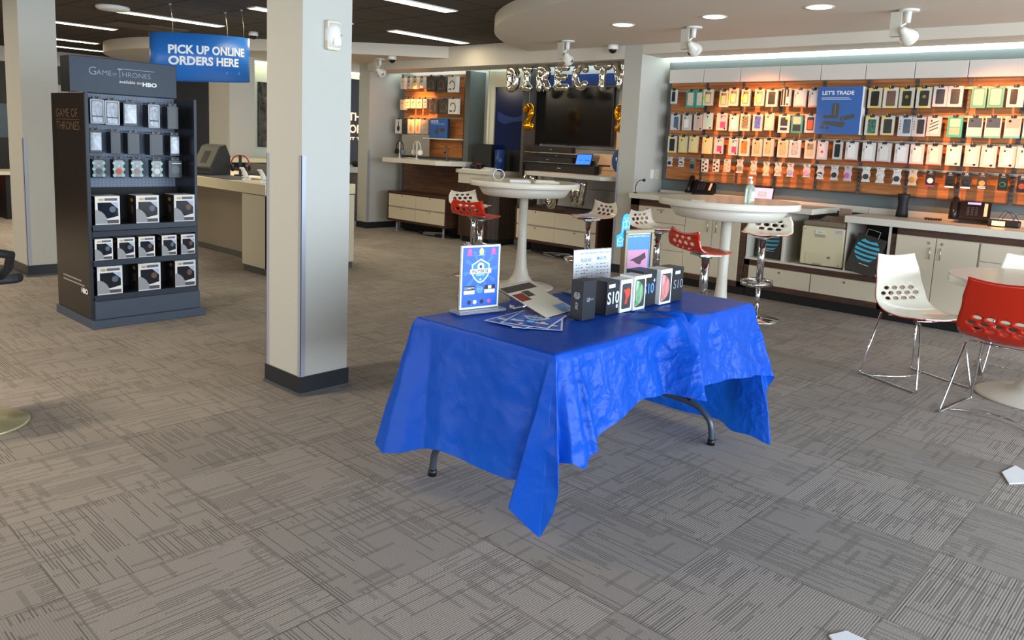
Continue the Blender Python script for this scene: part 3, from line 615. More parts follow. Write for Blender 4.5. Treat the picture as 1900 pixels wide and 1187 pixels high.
for a_, b_ in (((-.118, .30), (-.118, .355)), ((-.118, .355), (-.074, .36)), ((-.118, .328), (-.075, .332)), ((-.096, .29), (-.096, .358)), ((-.075, .29), (-.074, .36)), ((-.096, .358), (-.11, .38)), ((-.096, .358), (-.082, .382)), ((-.155, .262), (-.13, .278)), ((-.13, .278), (-.108, .262)), ((-.108, .262), (-.132, .25)), ((-.132, .25), (-.155, .262)), ((-.150, .255), (-.150, .235)), ((-.150, .235), (-.115, .235)), ((-.115, .235), (-.115, .255))):
    d = Vector((b_[0]-a_[0], b_[1]-a_[1])).normalized(); n_ = Vector((-d.y, d.x))*.0012
    mb.prism([(a_[0]-n_.x, a_[1]-n_.y), (b_[0]-n_.x, b_[1]-n_.y), (b_[0]+n_.x, b_[1]+n_.y), (a_[0]+n_.x, a_[1]+n_.y)], FRONT(.0155), -.0, .0012)
mb.build('emblem_lines', PAPER, t)
# ================================================================ round tables
def round_table(label, x, y, h, R_, kind, stemr=.045, baser=.34):
    t = thing('bar_table' if kind else 'round_table', label, 'table', (x, y, 0))
    MB().lathe([(baser, .0), (baser+.004, .006), (baser-.01, .014), (.20, .032), (.13, .06), (.085, .12), (.062, .20), (stemr+.006, .32), (stemr, .45), (stemr, h-.10)], 48).build('pedestal', WHITE, t)
    lp = mat('glossy_table_white', '#e3dccb', .22, spec=.45)
    MB().lathe([(R_-.004, h-.052), (R_, h-.046), (R_, h-.006), (R_-.005, h)], 72).build('tabletop', lp, t)
    if kind: MB().lathe([(R_*.70, h-.150), (R_*.75, h-.142), (R_*.86, h-.052)], 72).build('under_ring', WHITE, t)
    else: MB().lathe([(.16, h-.08), (.18, h-.052)], 32).build('under_plate', WHITE, t)
    return t
round_table('tall round white bar table standing before the television bay', 5.93, 5.22, 1.085, .555, 1)
round_table('tall round white bar table behind the blue cloth, before the case wall', 5.86, 2.95, 1.085, .557, 1, .042)
round_table('low round white table at the right edge with chairs around it', 5.81, .72, .755, .56, 0, .05, .33)

# ================================================================ moulded seats
def seat_mesh(prof, wid, holes, curve, thick, off):
    """prof: (x,z) from the top of the back to the front; wid: half width at each fraction; returns one closed thin layer"""
    P = cat_rom(prof, 8); S = [0]
    for a, b in zip(P, P[1:]): S.append(S[-1]+math.hypot(b[0]-a[0], b[1]-a[1]))
    L = S[-1]
    def at(s):
        s = min(max(s, 0), L); i = 0
        while i < len(S)-2 and S[i+1] < s: i += 1
        f = (s-S[i])/(S[i+1]-S[i]); a, b = P[i], P[i+1]; tx, tz = b[0]-a[0], b[1]-a[1]; l = math.hypot(tx, tz)
        return a[0]+(b[0]-a[0])*f, a[1]+(b[1]-a[1])*f, -tz/l, tx/l         # point and upper normal
    def half(fr):
        i = 0
        while i < len(wid)-2 and wid[i+1][0] < fr: i += 1
        f = (fr-wid[i][0])/(wid[i+1][0]-wid[i][0]); return wid[i][1]+(wid[i+1][1]-wid[i][1])*(f*f*(3-2*f))
    K = 40; out = []
    for k in range(K+1): out.append((L*k/K, half(k/K)))
    n2 = 14
    top = [(L*.0, -half(0)+2*half(0)*k/n2) for k in range(1, n2)]
    poly = [(s, -w) for s, w in out]+[(L, -half(1)+2*half(1)*k/n2) for k in range(1, n2)]+[(s, w) for s, w in out[::-1]]+[(0, half(0)-2*half(0)*k/n2) for k in range(1, n2)]
    def dip(s, w):      # concave top edge, rounded front edge
        if s < L*.12: return s+(1-(w/half(0))**2)*curve[1]*(1-s/(L*.12))
        if s > L*.88: return s-(w/max(half(1), .01))**2*curve[2]*((s-L*.88)/(L*.12))
        return s
    V = [Vector(p) for p in poly]; ne = len(V); E_ = [(i, (i+1) % ne) for i in range(ne)]; hs = []
    for hc, hw, ra, rb in holes:
        o = len(V); q = 16; V += [Vector((hc+ra*math.cos(2*PI*i/q), hw+rb*math.sin(2*PI*i/q))) for i in range(q)]; E_ += [(o+i, o+(i+1) % q) for i in range(q)]; hs.append((hc, hw, ra, rb))
    for i in range(1, 34):
        s = L*i/34; w = half(i/34)
        for j in range(-9, 10):
            p = Vector((s, w*j/10.))
            if all(((p.x-a)/(c+.006))**2+((p.y-b)/(d+.006))**2 > 1 for a, b, c, d in hs): V.append(p)
    vs, es, fs, *_ = delaunay_2d_cdt(V, E_, [], 0, 1e-6)
    keep = []
    for f in fs:
        c = sum((vs[i] for i in f), Vector((0, 0)))/len(f)
        if any(((c.x-a)/cc)**2+((c.y-b)/d)**2 < .97 for a, b, cc, d in hs): continue
        if abs(c.y) > half(min(max(c.x/L, 0), 1))+1e-5: continue
        keep.append(tuple(f))
    def pos(v, o):
        s = dip(v.x, v.y); x, z, nx, nz = at(s); w = v.y; fr = s/L
        up = curve[0]*(w/.22)**2
        return (x+nx*(o+up), w, z+nz*(o+up))
    n = len(vs); VV = [pos(v, off+thick) for v in vs]+[pos(v, off) for v in vs]; FF = []; cnt = {}
    a0 = Vector
    for f in keep:
        x, y, z = (Vector(VV[i]) for i in f[:3]); nrm = (y-x).cross(z-x); sx, sz, nx, nz = at(vs[f[0]].x)
        g = f if nrm.x*nx+nrm.z*nz > 0 else f[::-1]
        FF.append(g); FF.append(tuple(i+n for i in g[::-1]))
        for a, b in zip(g, g[1:]+g[:1]): cnt[(a, b)] = 1
    for (a, b) in cnt:
        if (b, a) not in cnt: FF.append((b, a, a+n, b+n))
    mb = MB(); mb.add(VV, FF, True); mb.s = [len(f) == 3 for f in FF]; return mb
STOOL_P = [(-.195, .165), (-.205, .10), (-.185, .035), (-.12, .004), (.0, -.004), (.11, .006), (.185, .004)]
STOOL_W = [(0, .175), (.15, .20), (.35, .215), (.55, .205), (.75, .18), (.9, .14), (1, .075)]
def hole_rows(rows, s0, ds, dw, ra, rb):
    return [(s0+i*ds, (j-(n-1)/2)*dw, ra, rb) for i, n in enumerate(rows) for j in range(n)]
STOOL_H = hole_rows((3, 4, 3), .055, .042, .075, .016, .026)
CH_P = [(-.265, .375), (-.235, .26), (-.205, .13), (-.175, .055), (-.10, .005), (.02, -.012), (.13, .0), (.215, .012)]
CH_W = [(0, .165), (.2, .195), (.42, .225), (.6, .228), (.8, .215), (.93, .195), (1, .165)]
CH_H = hole_rows((4, 5, 4), .235, .036, .072, .0125, .025)
_seat = {}
def seat_objs(key, two_tone, parent, z, prof, wid, holes, curve):
    k = (key, two_tone)
    if k not in _seat:
        a = seat_mesh(prof, wid, holes, curve, .006, -.006).build('seat_shell', RED, parent); b = seat_mesh(prof, wid, holes, curve, .003, .0002).build('seat_liner', WSEAT if two_tone else RED, parent)
        for o in (a, b): o.location.z = z
        _seat[k] = (a, b)
    else:
        for o in _seat[k]:
            c = o.copy(); COL.objects.link(c); c.parent = parent; c.location.z = z
def stool(label, x, y, ang, two_tone, z=.765, ring=True):
    t = thing('bar_stool', label, 'bar stool', (x, y, 0), ang, 'moulded bar stools around the tall tables')
    MB().lathe([(.205, 0), (.208, .005), (.20, .010), (.06, .022), (.035, .034)], 40).build('base', CHROME, t)
    MB().cyl((0, 0), .022, .03, .36, 18).build('lower_pole', CHROME, t); MB().cyl((0, 0), .030, .355, z-.04, 20).build('pole', CHROME, t)
    MB().cyl((0, 0), .048, z-.045, z-.028, 20).box(-.09, .09, -.07, .07, z-.028, z-.014).build('seat_plate', DCHROME, t)
    pts = [(.18*math.cos(a)+.07, .135*math.sin(a)) for a in [2*PI*k/36 for k in range(36)]]
    mb = MB(); rg = []
    for zz in (.325, .36): rg.append([(p[0], p[1], zz) for p in pts])
    n = 36; inner = [[(p[0]*.94+.004, p[1]*.94, zz) for p in pts] for zz in (.36, .325)]
    L4 = rg+inner; mb.add([v for q in L4 for v in q], [(i*n+k, i*n+(k+1) % n, ((i+1) % 4)*n+(k+1) % n, ((i+1) % 4)*n+k) for i in range(4) for k in range(n)], True)
    mb.build('footrest', CHROME, t)
    seat_objs('stool', two_tone, t, z, STOOL_P, STOOL_W, STOOL_H, (.012, .028, .045))
    return t
def face(x, y, tx, ty): return math.atan2(ty-y, tx-x)
stool('white-topped bar stool behind the red one, left of the tall table before the television bay', 5.98, 5.98, face(5.98, 5.98, 5.93, 5.22), True)
stool('all red bar stool left of the tall table before the television bay', 5.217, 5.126, .08, False)
stool('white-topped bar stool under the television, right of the tall table', 6.25, 4.63, math.radians(162), True)
stool('white-topped bar stool behind the framed promotion sign', 6.0, 3.67, math.radians(272), True)
stool('red bar stool between the framed sign and the table pedestal', 5.12, 2.72, -.47, False, .742)
stool('white-topped bar stool right of the tall table before the case wall', 6.55, 2.94, math.radians(188), True)
def chair(label, x, y, ang, two_tone):
    t = thing('sled_chair', label, 'chair', (x, y, 0), ang, 'moulded chairs around the low table')
    z = .452; seat_objs('chair', two_tone, t, z, CH_P, CH_W, CH_H, (.018, .012, .03))
    for s in (-1, 1):
        yb, yt = s*.235, s*.165
        MB().tube([(-.17, yt, z-.012), (-.225, yb, .03), (-.235, yb, .009), (-.215, yb, .007), (.215, yb, .007), (.24, yb, .009), (.235, yb, .03), (.165, yt+s*.02, z-.018), (.10, yt, z-.012)], .0062, 10).build('sled_leg', CHROME, t)
    MB().tube(cat_rom([(.0-.14, -.235, .012), (-.06, -.1, .018), (-.04, 0, .02), (-.06, .1, .018), (-.14, .235, .012)], 5), .0055, 8).build('floor_rod', CHROME, t)
    MB().tube([(-.10, -.17, z-.014), (-.09, 0, z-.02), (-.10, .17, z-.014)], .006, 8).tube([(.10, -.17, z-.014), (.09, 0, z-.026), (.10, .17, z-.014)], .006, 8).build('seat_support', CHROME, t)
chair('white-fronted moulded chair on a chrome sled base, left of the low round table', 5.60, 1.375, math.radians(-117), True)
chair('red moulded chair seen from behind at the low round table', 5.19, .80, math.radians(-8), False)
chair('white-fronted moulded chair half hidden behind the low round table at the right edge', 6.42, .90, math.radians(193), True)
# dark stool at the left edge
t = thing('bar_stool', 'black stool with a loop-backed seat cut off by the left edge of the photo', 'bar stool', (.97, 4.27, 0), math.radians(90))
MB().lathe([(.205, 0), (.208, .006), (.20, .012), (.07, .03), (.035, .045)], 40).build('base', mat('polished_brass_grey', '#e6dcae', .3, .75), t)
MB().cyl((0, 0), .028, .04, .70, 18).build('pole', CHROME, t)
MB().prism(rrect(-.16, .20, -.18, .18, .06), TOP(), .70, .745).build('seat', MATTBLK, t, .015)
MB().tube([(-.14, -.07, .735), (-.22, -.09, .79), (-.30, -.08, .86), (-.32, 0, .88), (-.30, .08, .86), (-.22, .09, .79), (-.14, .07, .735)], .02, 10).build('back_loop', MATTBLK, t)

# ---------------------------------------------------------------- things on the tall tables
t = thing('sanitizer_bottle', 'clear pump bottle of green hand sanitizer on the tall table before the case wall', 'bottle', (5.635, 2.666, 1.085))
GEL = mat('sanitizer_gel', '#dff5e2', .08, trans=.75, ior=1.33)
MB().prism(rrect(-.042, .042, -.026, .026, .018), TOP(), .0, .115).build('bottle', GEL, t, .006)
MB().lathe([(.036, .113), (.03, .130), (.018, .142), (.016, .15)], 20).build('shoulder', GEL, t)
MB().lathe([(.017, .148), (.017, .168), (.008, .172), (.007, .19)], 16).build('pump_collar', WHITEPL, t); MB().prism(rrect(-.045, .012, -.01, .01, .008), TOP(), .19, .203).build('pump_spout', WHITEPL, t, .002)
flat('label', rrect(-.028, .028, .02, .09, .004), FRONT(-.0262), mat('bottle_label', '#d9ead2', .4), t, .0006)
t = thing('paper_sheet', 'pale sheet lying on the tall table before the case wall', 'paper', (5.42, 2.98, 1.0851), .5); MB().box(-.08, .08, -.05, .05, 0, .003).build('sheet', mat('warm_paper', '#e9dcc0', .4), t)
t = thing('napkin_stack', 'stack of white cards on the tall table before the television bay', 'paper stack', (5.72, 5.10, 1.085), math.radians(-42))
MB().box(-.10, .10, -.06, .06, 0, .012).build('lower_stack', PAPER, t, .002); MB().box(-.10, .09, -.058, .055, .0125, .022).build('top_cards', mat('pinkish_paper', '#e4dde2', .5), t, .002)
t = thing('card_tray', 'shallow cream tray of leaflets on the tall table before the television bay', 'tray', (5.93, 4.94, 1.085), math.radians(-42))
MB().box(-.12, .12, -.07, .07, 0, .016).build('tray', CREAM, t, .003); MB().box(-.10, .08, -.055, .055, .0165, .024).build('leaflets', PAPER, t)
t = thing('cable_loop', 'white looped cable standing on the tall table before the television bay', 'cable', (5.66, 5.33, 1.085))
MB().tube([(.055*math.cos(a)*.7, -.055*math.cos(a)*.7, .058+.052*math.sin(a)) for a in [-PI/2+2*PI*k/28 for k in range(29)]], .004, 8).build('loop', WHITEPL, t); MB().cyl((0, 0), .04, 0, .006, 20).build('disc_base', CREAM, t)
# ================================================================ phone case wall (faces -x)
Y_L = 4.925          # left end of the display in world y
t = thing('case_display_wall', 'wood-slat wall display with white header panels and rails of phone cases', 'display wall', (8.10, Y_L, 0), WX)
MB().box(0, 6.2, .03, .098, 1.125, 2.25).build('slat_panel', SLAT, t)
HB = [4.925, 4.482, 4.04, 3.597, 3.162, 2.724, 2.28, 1.833, 1.39, .95, .51, .07]
for a, b in zip(HB, HB[1:]): MB().box(Y_L-a+.003, Y_L-b-.003, -.05, .095, 2.232, 2.383).build('header_panel', mat('header_white', '#d5ccc2', .4), t, .003)
STD = mat('slotted_standard', '#5c5a58', .4, .6)
for y in (4.463, 4.022, 3.579, 3.137, 2.702, 2.262, 1.818, 1.385, .94, .5):
    mb = MB().box(Y_L-y-.014, Y_L-y+.014, .018, .03, 1.11, 2.24)
    mb.build('slotted_standard', STD, t)
    ms = MB()
    for k in range(26): ms.box(Y_L-y-.008, Y_L-y-.003, .0165, .018, 1.14+k*.042, 1.165+k*.042).box(Y_L-y+.003, Y_L-y+.008, .0165, .018, 1.14+k*.042, 1.165+k*.042)
    ms.build('standard_slots', BLACK, t)
RAILM = mat('rail_silver', '#a79f96', .35, .6); HOOKM = mat('hook_metal', '#b9b6ae', .3, .8)
RZ = {1: 2.142, 2: 1.882, 3: 1.634, 4: 1.378}
rails = {}
for k, z in RZ.items(): rails[k] = MB().box(0.02, 6.2, .0, .018, z-.013, z+.013).build('rail', RAILM, t, .002)
MB().box(0, 6.2, .02, .10, 1.112, 1.127).build('bottom_trim', mat('trim_brown', '#4a382c', .5), t)

ROWS = {
1: [(4.811,1.994,.075,.158,'thin'),(4.589,1.951,.110,.188,'teal'),(4.475,1.952,.100,.187,'teal'),(4.371,1.973,.115,.178,'gold'),(4.179,1.955,.105,.18,'gold'),(4.064,1.971,.11,.186,'gold'),(3.923,1.967,.10,.182,'gold'),(3.767,1.971,.11,.178,'goldp'),(3.629,1.961,.125,.181,'wblk'),(3.478,1.968,.105,.182,'bwst'),(3.328,1.955,.125,.186,'wred'),(3.183,1.952,.11,.185,'wred'),
    (2.594,1.953,.125,.189,'ylw'),(2.449,1.953,.13,.192,'ylwp'),(2.309,1.954,.128,.187,'ylwr'),(2.159,1.954,.128,.189,'ylwr'),(2.021,1.965,.118,.184,'wblk'),(1.899,1.964,.12,.186,'wblk'),(1.711,1.956,.12,.184,'teal'),(1.578,1.96,.122,.183,'teal'),(1.431,1.963,.125,.179,'wtilt')],
2: [(4.768,1.695,.11,.176,'grey'),(4.619,1.694,.115,.179,'outl'),(4.473,1.697,.105,.177,'rose'),(4.355,1.71,.115,.182,'tpk'),(4.183,1.704,.125,.187,'pink'),(4.034,1.697,.11,.18,'outl'),(3.905,1.703,.115,.185,'strp'),(3.763,1.706,.11,.181,'blue'),(3.633,1.716,.10,.181,'clear'),(3.471,1.693,.12,.187,'bgrn'),(3.333,1.693,.12,.189,'tealb'),(3.193,1.70,.115,.185,'navy'),
    (2.596,1.692,.12,.182,'ylwg'),(2.45,1.696,.118,.182,'ylw'),(2.293,1.691,.118,.185,'gphn'),(2.173,1.691,.115,.183,'bphn'),(2.044,1.698,.118,.178,'wstr'),(1.872,1.692,.122,.188,'teal2'),(1.712,1.696,.122,.183,'half'),(1.57,1.695,.125,.186,'half'),(1.421,1.696,.12,.183,'halfp'),(1.285,1.699,.116,.18,'half')],
3: [(4.788,1.435,.11,.189,'ylw'),(4.643,1.441,.11,.187,'yclr'),(4.508,1.447,.11,.185,'yclr'),(4.336,1.439,.118,.186,'yclr'),(4.199,1.445,.11,.181,'tpk2'),(4.022,1.439,.11,.186,'tpk2'),(3.891,1.434,.118,.191,'leop'),(3.745,1.437,.115,.182,'swirl'),(3.618,1.443,.112,.18,'swirl'),(3.46,1.439,.118,.184,'swirl'),(3.331,1.443,.12,.182,'marb'),(3.171,1.439,.108,.186,'beig'),(3.047,1.436,.10,.187,'ltr'),(2.896,1.443,.09,.179,'bsm'),
    (2.758,1.44,.115,.181,'wred'),(2.596,1.433,.12,.187,'wred'),(2.455,1.435,.125,.185,'wred'),(2.297,1.431,.118,.186,'wred'),(2.161,1.428,.118,.19,'wredp'),(2.014,1.43,.125,.188,'wredp'),(1.854,1.438,.122,.182,'bdg'),(1.705,1.436,.12,.187,'bdg'),(1.574,1.436,.122,.187,'bdg'),(1.43,1.444,.125,.182,'bdg'),(1.303,1.442,.12,.186,'bdg')],
4: [(4.80,1.276,.075,.11,'pb'),(4.649,1.278,.078,.112,'pk2'),(4.502,1.238,.072,.151,'pd'),(4.345,1.237,.085,.147,'pdots'),(4.207,1.245,.08,.143,'pdots'),(4.073,1.253,.078,.139,'pgdots'),(3.922,1.248,.08,.147,'ppk'),(3.763,1.243,.08,.145,'pring'),(3.62,1.238,.076,.143,'pcrm'),(3.49,1.242,.08,.139,'pring'),(3.358,1.237,.08,.144,'plav'),(3.184,1.241,.08,.14,'ppink'),(3.043,1.238,.076,.143,'pbw'),(2.902,1.236,.08,.146,'pblk'),
    (2.772,1.238,.082,.147,'pmag'),(2.596,1.24,.08,.145,'pblk'),(2.465,1.239,.08,.147,'pgrey'),(2.313,1.235,.08,.145,'pblk'),(2.174,1.236,.08,.146,'poran'),(2.021,1.238,.08,.143,'dwht'),(1.857,1.236,.08,.141,'dblk'),(1.726,1.239,.08,.143,'dblk'),(1.599,1.241,.077,.145,'doran'),(1.439,1.24,.077,.148,'dgrn'),(1.294,1.234,.075,.147,'dred')]}
#      box colour, picture colour, second picture colour, features, words
ST = {'thin':('#e6e6e6','#15151a',None,'','slim white pack with black phone'),'teal':('#49b9a8','#d9cbb6','#c2ad92','win','teal pack with a pale patterned case'),'gold':('#efe3c4','#a3784e','#e9c9a0','dot','cream pack with a gold case and green dot'),'goldp':('#efe0c8','#d59a7c','#efc7b2','dot','cream pack with a rose case and green dot'),
 'wblk':('#e9e7e4','#20262c','#2c333a','','white pack with a black case'),'bwst':('#e8e6e2','#1a1a1c','#ddd','bars','black and white barred pack'),'wred':('#efe9e4','#e2dad4',None,'red','plain white pack with a red lower edge'),'wredp':('#f0e2d2','#ecdccc',None,'red','blank cream pack with a red lower edge'),
 'ylw':('#eee6cf','#23241f','#34352c','yel','white and yellow pack with a black case'),'ylwp':('#eee6cf','#7a3540','#4a5a3a','yel,pat','yellow-cornered pack with a flowered case'),'ylwr':('#eee6cf','#23241f','#8e8430','yel,ring','yellow-cornered pack with a round-marked black case'),'ylwg':('#eee6cf','#22281f','#3f8f7a','yel,pat','yellow-cornered pack with a green-streaked case'),
 'wtilt':('#ece9e6','#17181b','#4d9fd0','','white pack with a tilted black phone'),'grey':('#d9dadb','#51606c','#6d7c86','seal','pale grey pack with a slate case'),'outl':('#e4dfd6','#d4cbbf','#efe9df','','white pack with a clear outlined case'),'rose':('#e3d5c8','#c9a890','#dcbfa8','seal','pale pack with a rose gold case'),
 'tpk':('#e9e4da','#9ed3c4','#f0b8ad','seal','white pack with a mint and coral case'),'tpk2':('#e6e0d6','#e2477f','#8fd0cf','seal,two','white pack with a teal and pink case'),'pink':('#ece4d8','#ec4f84','#f2b0c0','seal,two','white pack with a bright pink case'),'strp':('#eadfc6','#8c7f66','#5d5546','diag','cream pack with a grey striped case'),
 'blue':('#eadfd2','#4250b4','#6f7bd0','pat','white pack with a blue marbled case'),'clear':('#eadfcd','#cdbfa6','#ddd0ba','','cream pack with a clear case'),'bgrn':('#e9e4d8','#23262a','#7fc04a','dotg,bars2','white pack with a black case and green dot'),'tealb':('#45a9a6','#cdbda8','#2a3338','win,bars2','teal pack with a split window'),'navy':('#e8e2d6','#1f2a55','#c05a3a','','white pack with a navy and orange case'),
 'gphn':('#e2e2e4','#4a5560','#66727c','chips','white pack with a slate case and side icons'),'bphn':('#dcd6d4','#25252a','#3a3a40','chips','white pack with a black case and side icons'),'wstr':('#eedfd2','#e2cfc0','#33302e','diag','cream pack with black diagonal stripes'),'teal2':('#4bc0a4','#e0c9ac','#c9b08e','win,two','bright teal pack with two windows'),
 'half':('#eee3d8','#3a4a55','#5f9aa0','half','white pack with a dark top picture and teal foot'),'halfp':('#eee0d4','#e3a08c','#d97f6f','half','white pack with a pink top picture and teal foot'),'yclr':('#eadcae','#d8c48a','#b9a56c','yel','yellow and cream pack with a clear case'),'leop':('#f1e6d2','#8a5a2a','#c98f4a','spots','cream pack with a leopard spotted case'),'swirl':('#ecdcc4','#cdb795','#a98f6c','swirl','cream pack with a lace-patterned case'),
 'marb':('#e6e2dc','#b9b4b2','#8f8a8c','pat','white pack with a grey marble case'),'beig':('#eadfcb','#c4ab84','#8c7752','two','cream pack with a beige case'),'ltr':('#ecdcd4','#e3c6c2','#c0424a','letter','pale pink pack with a small red emblem'),'bsm':('#e6e4e0','#1f2224','#303436','teal_foot','narrow white pack with a black phone'),'bdg':('#f1e6d4','#e8dccb',None,'seal2','large white pack with a round black badge')}
PS = {'pb':('#e4e2dc','#2d2b30','wave,small','small white card with a dark grip'),'pk2':('#e4dcd4','#3d3c42','wave,two','small white card with two dark clips'),'pd':('#76706c','#26262a','', 'grey card with a dark ring grip'),'pdots':('#eee9df','#1c1c1e','dots','white card with black dots'),'pgdots':('#e9dcc6','#b09c80','dots','cream card with tan dots'),'ppk':('#e9cfc2','#8d7a5a','wave','pink grip card with a tan disc'),'pring':('#eee2d2','#c9a890','wave,ring','wavy white card with a ringed disc'),'pcrm':('#f0dcc0','#d8c08a','wave','cream grip card with a yellow disc'),
 'plav':('#ece0d6','#9aa3dc','wave,foot','white card with a lavender disc'),'ppink':('#ecdcd4','#e39bc0','wave,foot','white card with a pink disc'),'pbw':('#e9e6e0','#2a2a2c','wave,two','white card with a black and white disc'),'pblk':('#ebe6de','#232326','wave','wavy white card with a black disc'),'pmag':('#ecdfe0','#d464b4','wave','white card with a magenta disc'),'pgrey':('#ebe2d8','#cfc2b8','wave','wavy white card with a pale grey disc'),'poran':('#efe0c4','#c98a3a','wave','cream card with an amber disc'),
 'dwht':('#2a2426','#efe6da','mag','black card with a white disc and magenta foot'),'dblk':('#26262a','#101012','ring,wfoot','black card with a black disc and pale foot'),'doran':('#4a3a34','#e39a4a','bars','dark card with an orange disc'),'dgrn':('#20211f','#2c6a58','ring','black card with a dark green disc'),'dred':('#241d1b','#a0452a','','black card with a rust red disc')}
RN = {1: 'top', 2: 'second', 3: 'third', 4: 'bottom'}
TABM = mat('hang_tab_black', '#1a1a1c', .3); GRN = mat('badge_green', '#8fd02f', .4); REDP = mat('strip_red', '#b8322a', .5); YELP = mat('corner_yellow', '#e8c92a', .45); SEAL = mat('seal_black', '#1c1a1c', .4)
def add_hook(row, y, x0):
    MB().tube([(Y_L-y, .0, RZ[row]), (Y_L-y, x0-8.10-.03, RZ[row]-.004), (Y_L-y, x0-8.10-.05, RZ[row]+.012)], .0032, 6).build('hook', HOOKM, rails[row])
def dim(h): return '#'+''.join('%02x' % int(int(h[i:i+2], 16)*.86) for i in (1, 3, 5))
def pack(row, i, y, z, w, h, s):
    bc, p1, p2, feat, words = ST[s]; F_ = feat.split(','); x = 7.985
    lab = '%s, %s from left, %s wall row' % (words, ORD[i], RN[row])
    add_hook(row, y, x)
    t = MB().prism(rrect(-w/2, w/2, 0, h, .004), FRONT(.026), 0, .026).build('phone_case_pack', mat('pack_'+bc, dim(bc), .35), None)
    place(t, (x, y, z), WX+R.uniform(-.10, .10)); tagset(t, lab, 'phone case', 'phone cases in the %s row of the case wall' % RN[row])
    f = FRONT(-.0002)
    MB().prism(rrect(-.022, .022, h-.012, h+.016, .006), FRONT(.004), 0, .006).build('hang_tab', TABM, t)
    a, b, c, d = -w*.30, w*.30, h*.14, h*.86
    if 'half' in F_:
        flat('case_picture', rect(-w*.42, w*.42, h*.48, h*.94), f, mat('pic_'+p1, p1, .3), t, .0008); flat('camera_window', disc(-w*.2, h*.8, .012, 12), f, TABM, t, .0006, .0008)
        flat('foot_strip', rect(-w*.5, w*.5, 0, h*.09), f, mat('strip_teal', '#5fb0ae', .5), t, .0008); return
    if 'win' in F_:
        if 'two' in F_ or 'bars2' in F_: flat('case_picture', rrect(-w*.34, w*.34, h*.50, h*.88, .006), f, mat('pic_'+p1, p1, .3), t, .0008); flat('case_picture', rrect(-w*.34, w*.34, h*.12, h*.46, .006), f, mat('pic_'+p2, p2, .3), t, .0008)
        else: flat('window_edge', rrect(-w*.40, w*.40, h*.08, h*.92, .012), f, mat('pack_teal_dark', '#2f8a80', .4), t, .0005); flat('case_picture', rrect(-w*.33, w*.33, h*.12, h*.88, .012), f, wood('pic_w_'+p1, p1, p2, (60, 60, 60), .3), t, .0008)
        return
    if s == 'wtilt': a, b = -w*.30, w*.12
    pm = wood('pic_w_'+p1, p1, p2, (55, 55, 55), .3) if ({'pat', 'spots', 'swirl'} & set(F_)) else mat('pic_'+p1, p1, .3)
    if 'bars' in F_:
        for k in range(3): flat('bar_print', rect(-w*.46+k*w*.3, -w*.30+k*w*.3, h*.05, h*.95), f, mat('pic_'+p1, p1, .3), t, .0006)
        flat('case_picture', rect(w*.02, w*.34, h*.16, h*.52), f, mat('pic_#e8e8e8', '#e8e8e8', .3), t, .0008, .0006); return
    if 'yel' in F_: a, b, c, d = -w*.28, w*.34, h*.10, h*.84
    if s in ('grey', 'gphn', 'bphn', 'tpk', 'tpk2', 'pink', 'rose'): a, b = -w*.12, w*.40
    flat('case_picture', rrect(a, b, c, d, .010), f, pm, t, .0012)
    flat('camera_print', rrect(a+.006, a+.020, d-.026, d-.006, .004), f, mat('camera_dark', '#3a3a3e', .3), t, .0005, .0012)
    if p2 and ('two' in F_): flat('case_picture', rect(a+.002, b-.002, (c+d)/2, d-.01), f, mat('pic_'+p2, p2, .3), t, .0004, .0012)
    if p2 and s in ('outl', 'clear', 'wblk', 'navy', 'gold', 'goldp'): flat('case_highlight', rrect(a+.007, b-.007, c+.008, d-.03, .006), f, mat('pic_'+p2, p2, .25), t, .0004, .0012)
    if 'diag' in F_:
        for k in range(3): flat('stripe_print', [(a, c+.03*k+.015), (b, c+.03*k+.05), (b, c+.03*k+.06), (a, c+.03*k+.025)], f, mat('pic_'+p2, p2, .3), t, .0004, .0012)
    if 'bars2' in F_: flat('white_band', rect(-w*.34, w*.34, h*.30, h*.38), f, PAPER, t, .0004, .0013)
    if 'dot' in F_: flat('green_badge', disc(-w*.36, h*.48, .018, 14), f, GRN, t, .0006, .0012)
    if 'dotg' in F_: flat('green_badge', disc(w*.22, h*.80, .014, 14), f, GRN, t, .0006, .0014)
    if 'ring' in F_: flat('round_mark', disc((a+b)/2, h*.55, .016, 14), f, mat('pic_'+p2, p2, .3), t, .0005, .0013)
    if 'red' in F_: flat('foot_strip', rect(-w*.5, w*.5, 0, h*.055), f, REDP, t, .0006); flat('icon_print', rect(-w*.42, -w*.35, h*.55, h*.72), f, mat('icon_grey', '#9a928c', .5), t, .0004)
    if 'yel' in F_: flat('yellow_corner', rrect(-w*.46, -w*.05, h*.86, h*.97, .005), f, YELP, t, .0006); flat('yellow_foot', rect(-w*.2, w*.3, h*.015, h*.09), f, YELP, t, .0006)
    if 'seal' in F_: flat('round_seal', disc(w*.34, h*.10, .010, 12), f, SEAL, t, .0006, .0012)
    if 'seal2' in F_: flat('round_seal', disc(w*.22, h*.10, .011, 12), f, SEAL, t, .0006); flat('icon_print', rect(w*.14, w*.26, h*.62, h*.70), f, mat('icon_blue', '#b9c3c9', .5), t, .0004, .0012)
    if 'chips' in F_:
        for k in range(4): flat('icon_print', disc(-w*.36, h*(.36+.13*k), .0065, 10), f, mat('icon_slate', '#5f6f7c', .4), t, .0005)
    if 'letter' in F_: flat('emblem', disc(0, h*.42, .013, 12), f, mat('emblem_red', '#c0424a', .4), t, .0005, .0013)
    if 'teal_foot' in F_: flat('foot_strip', rect(-w*.5, w*.5, h*.0, h*.03), f, mat('strip_teal', '#5fb0ae', .5), t, .0006)
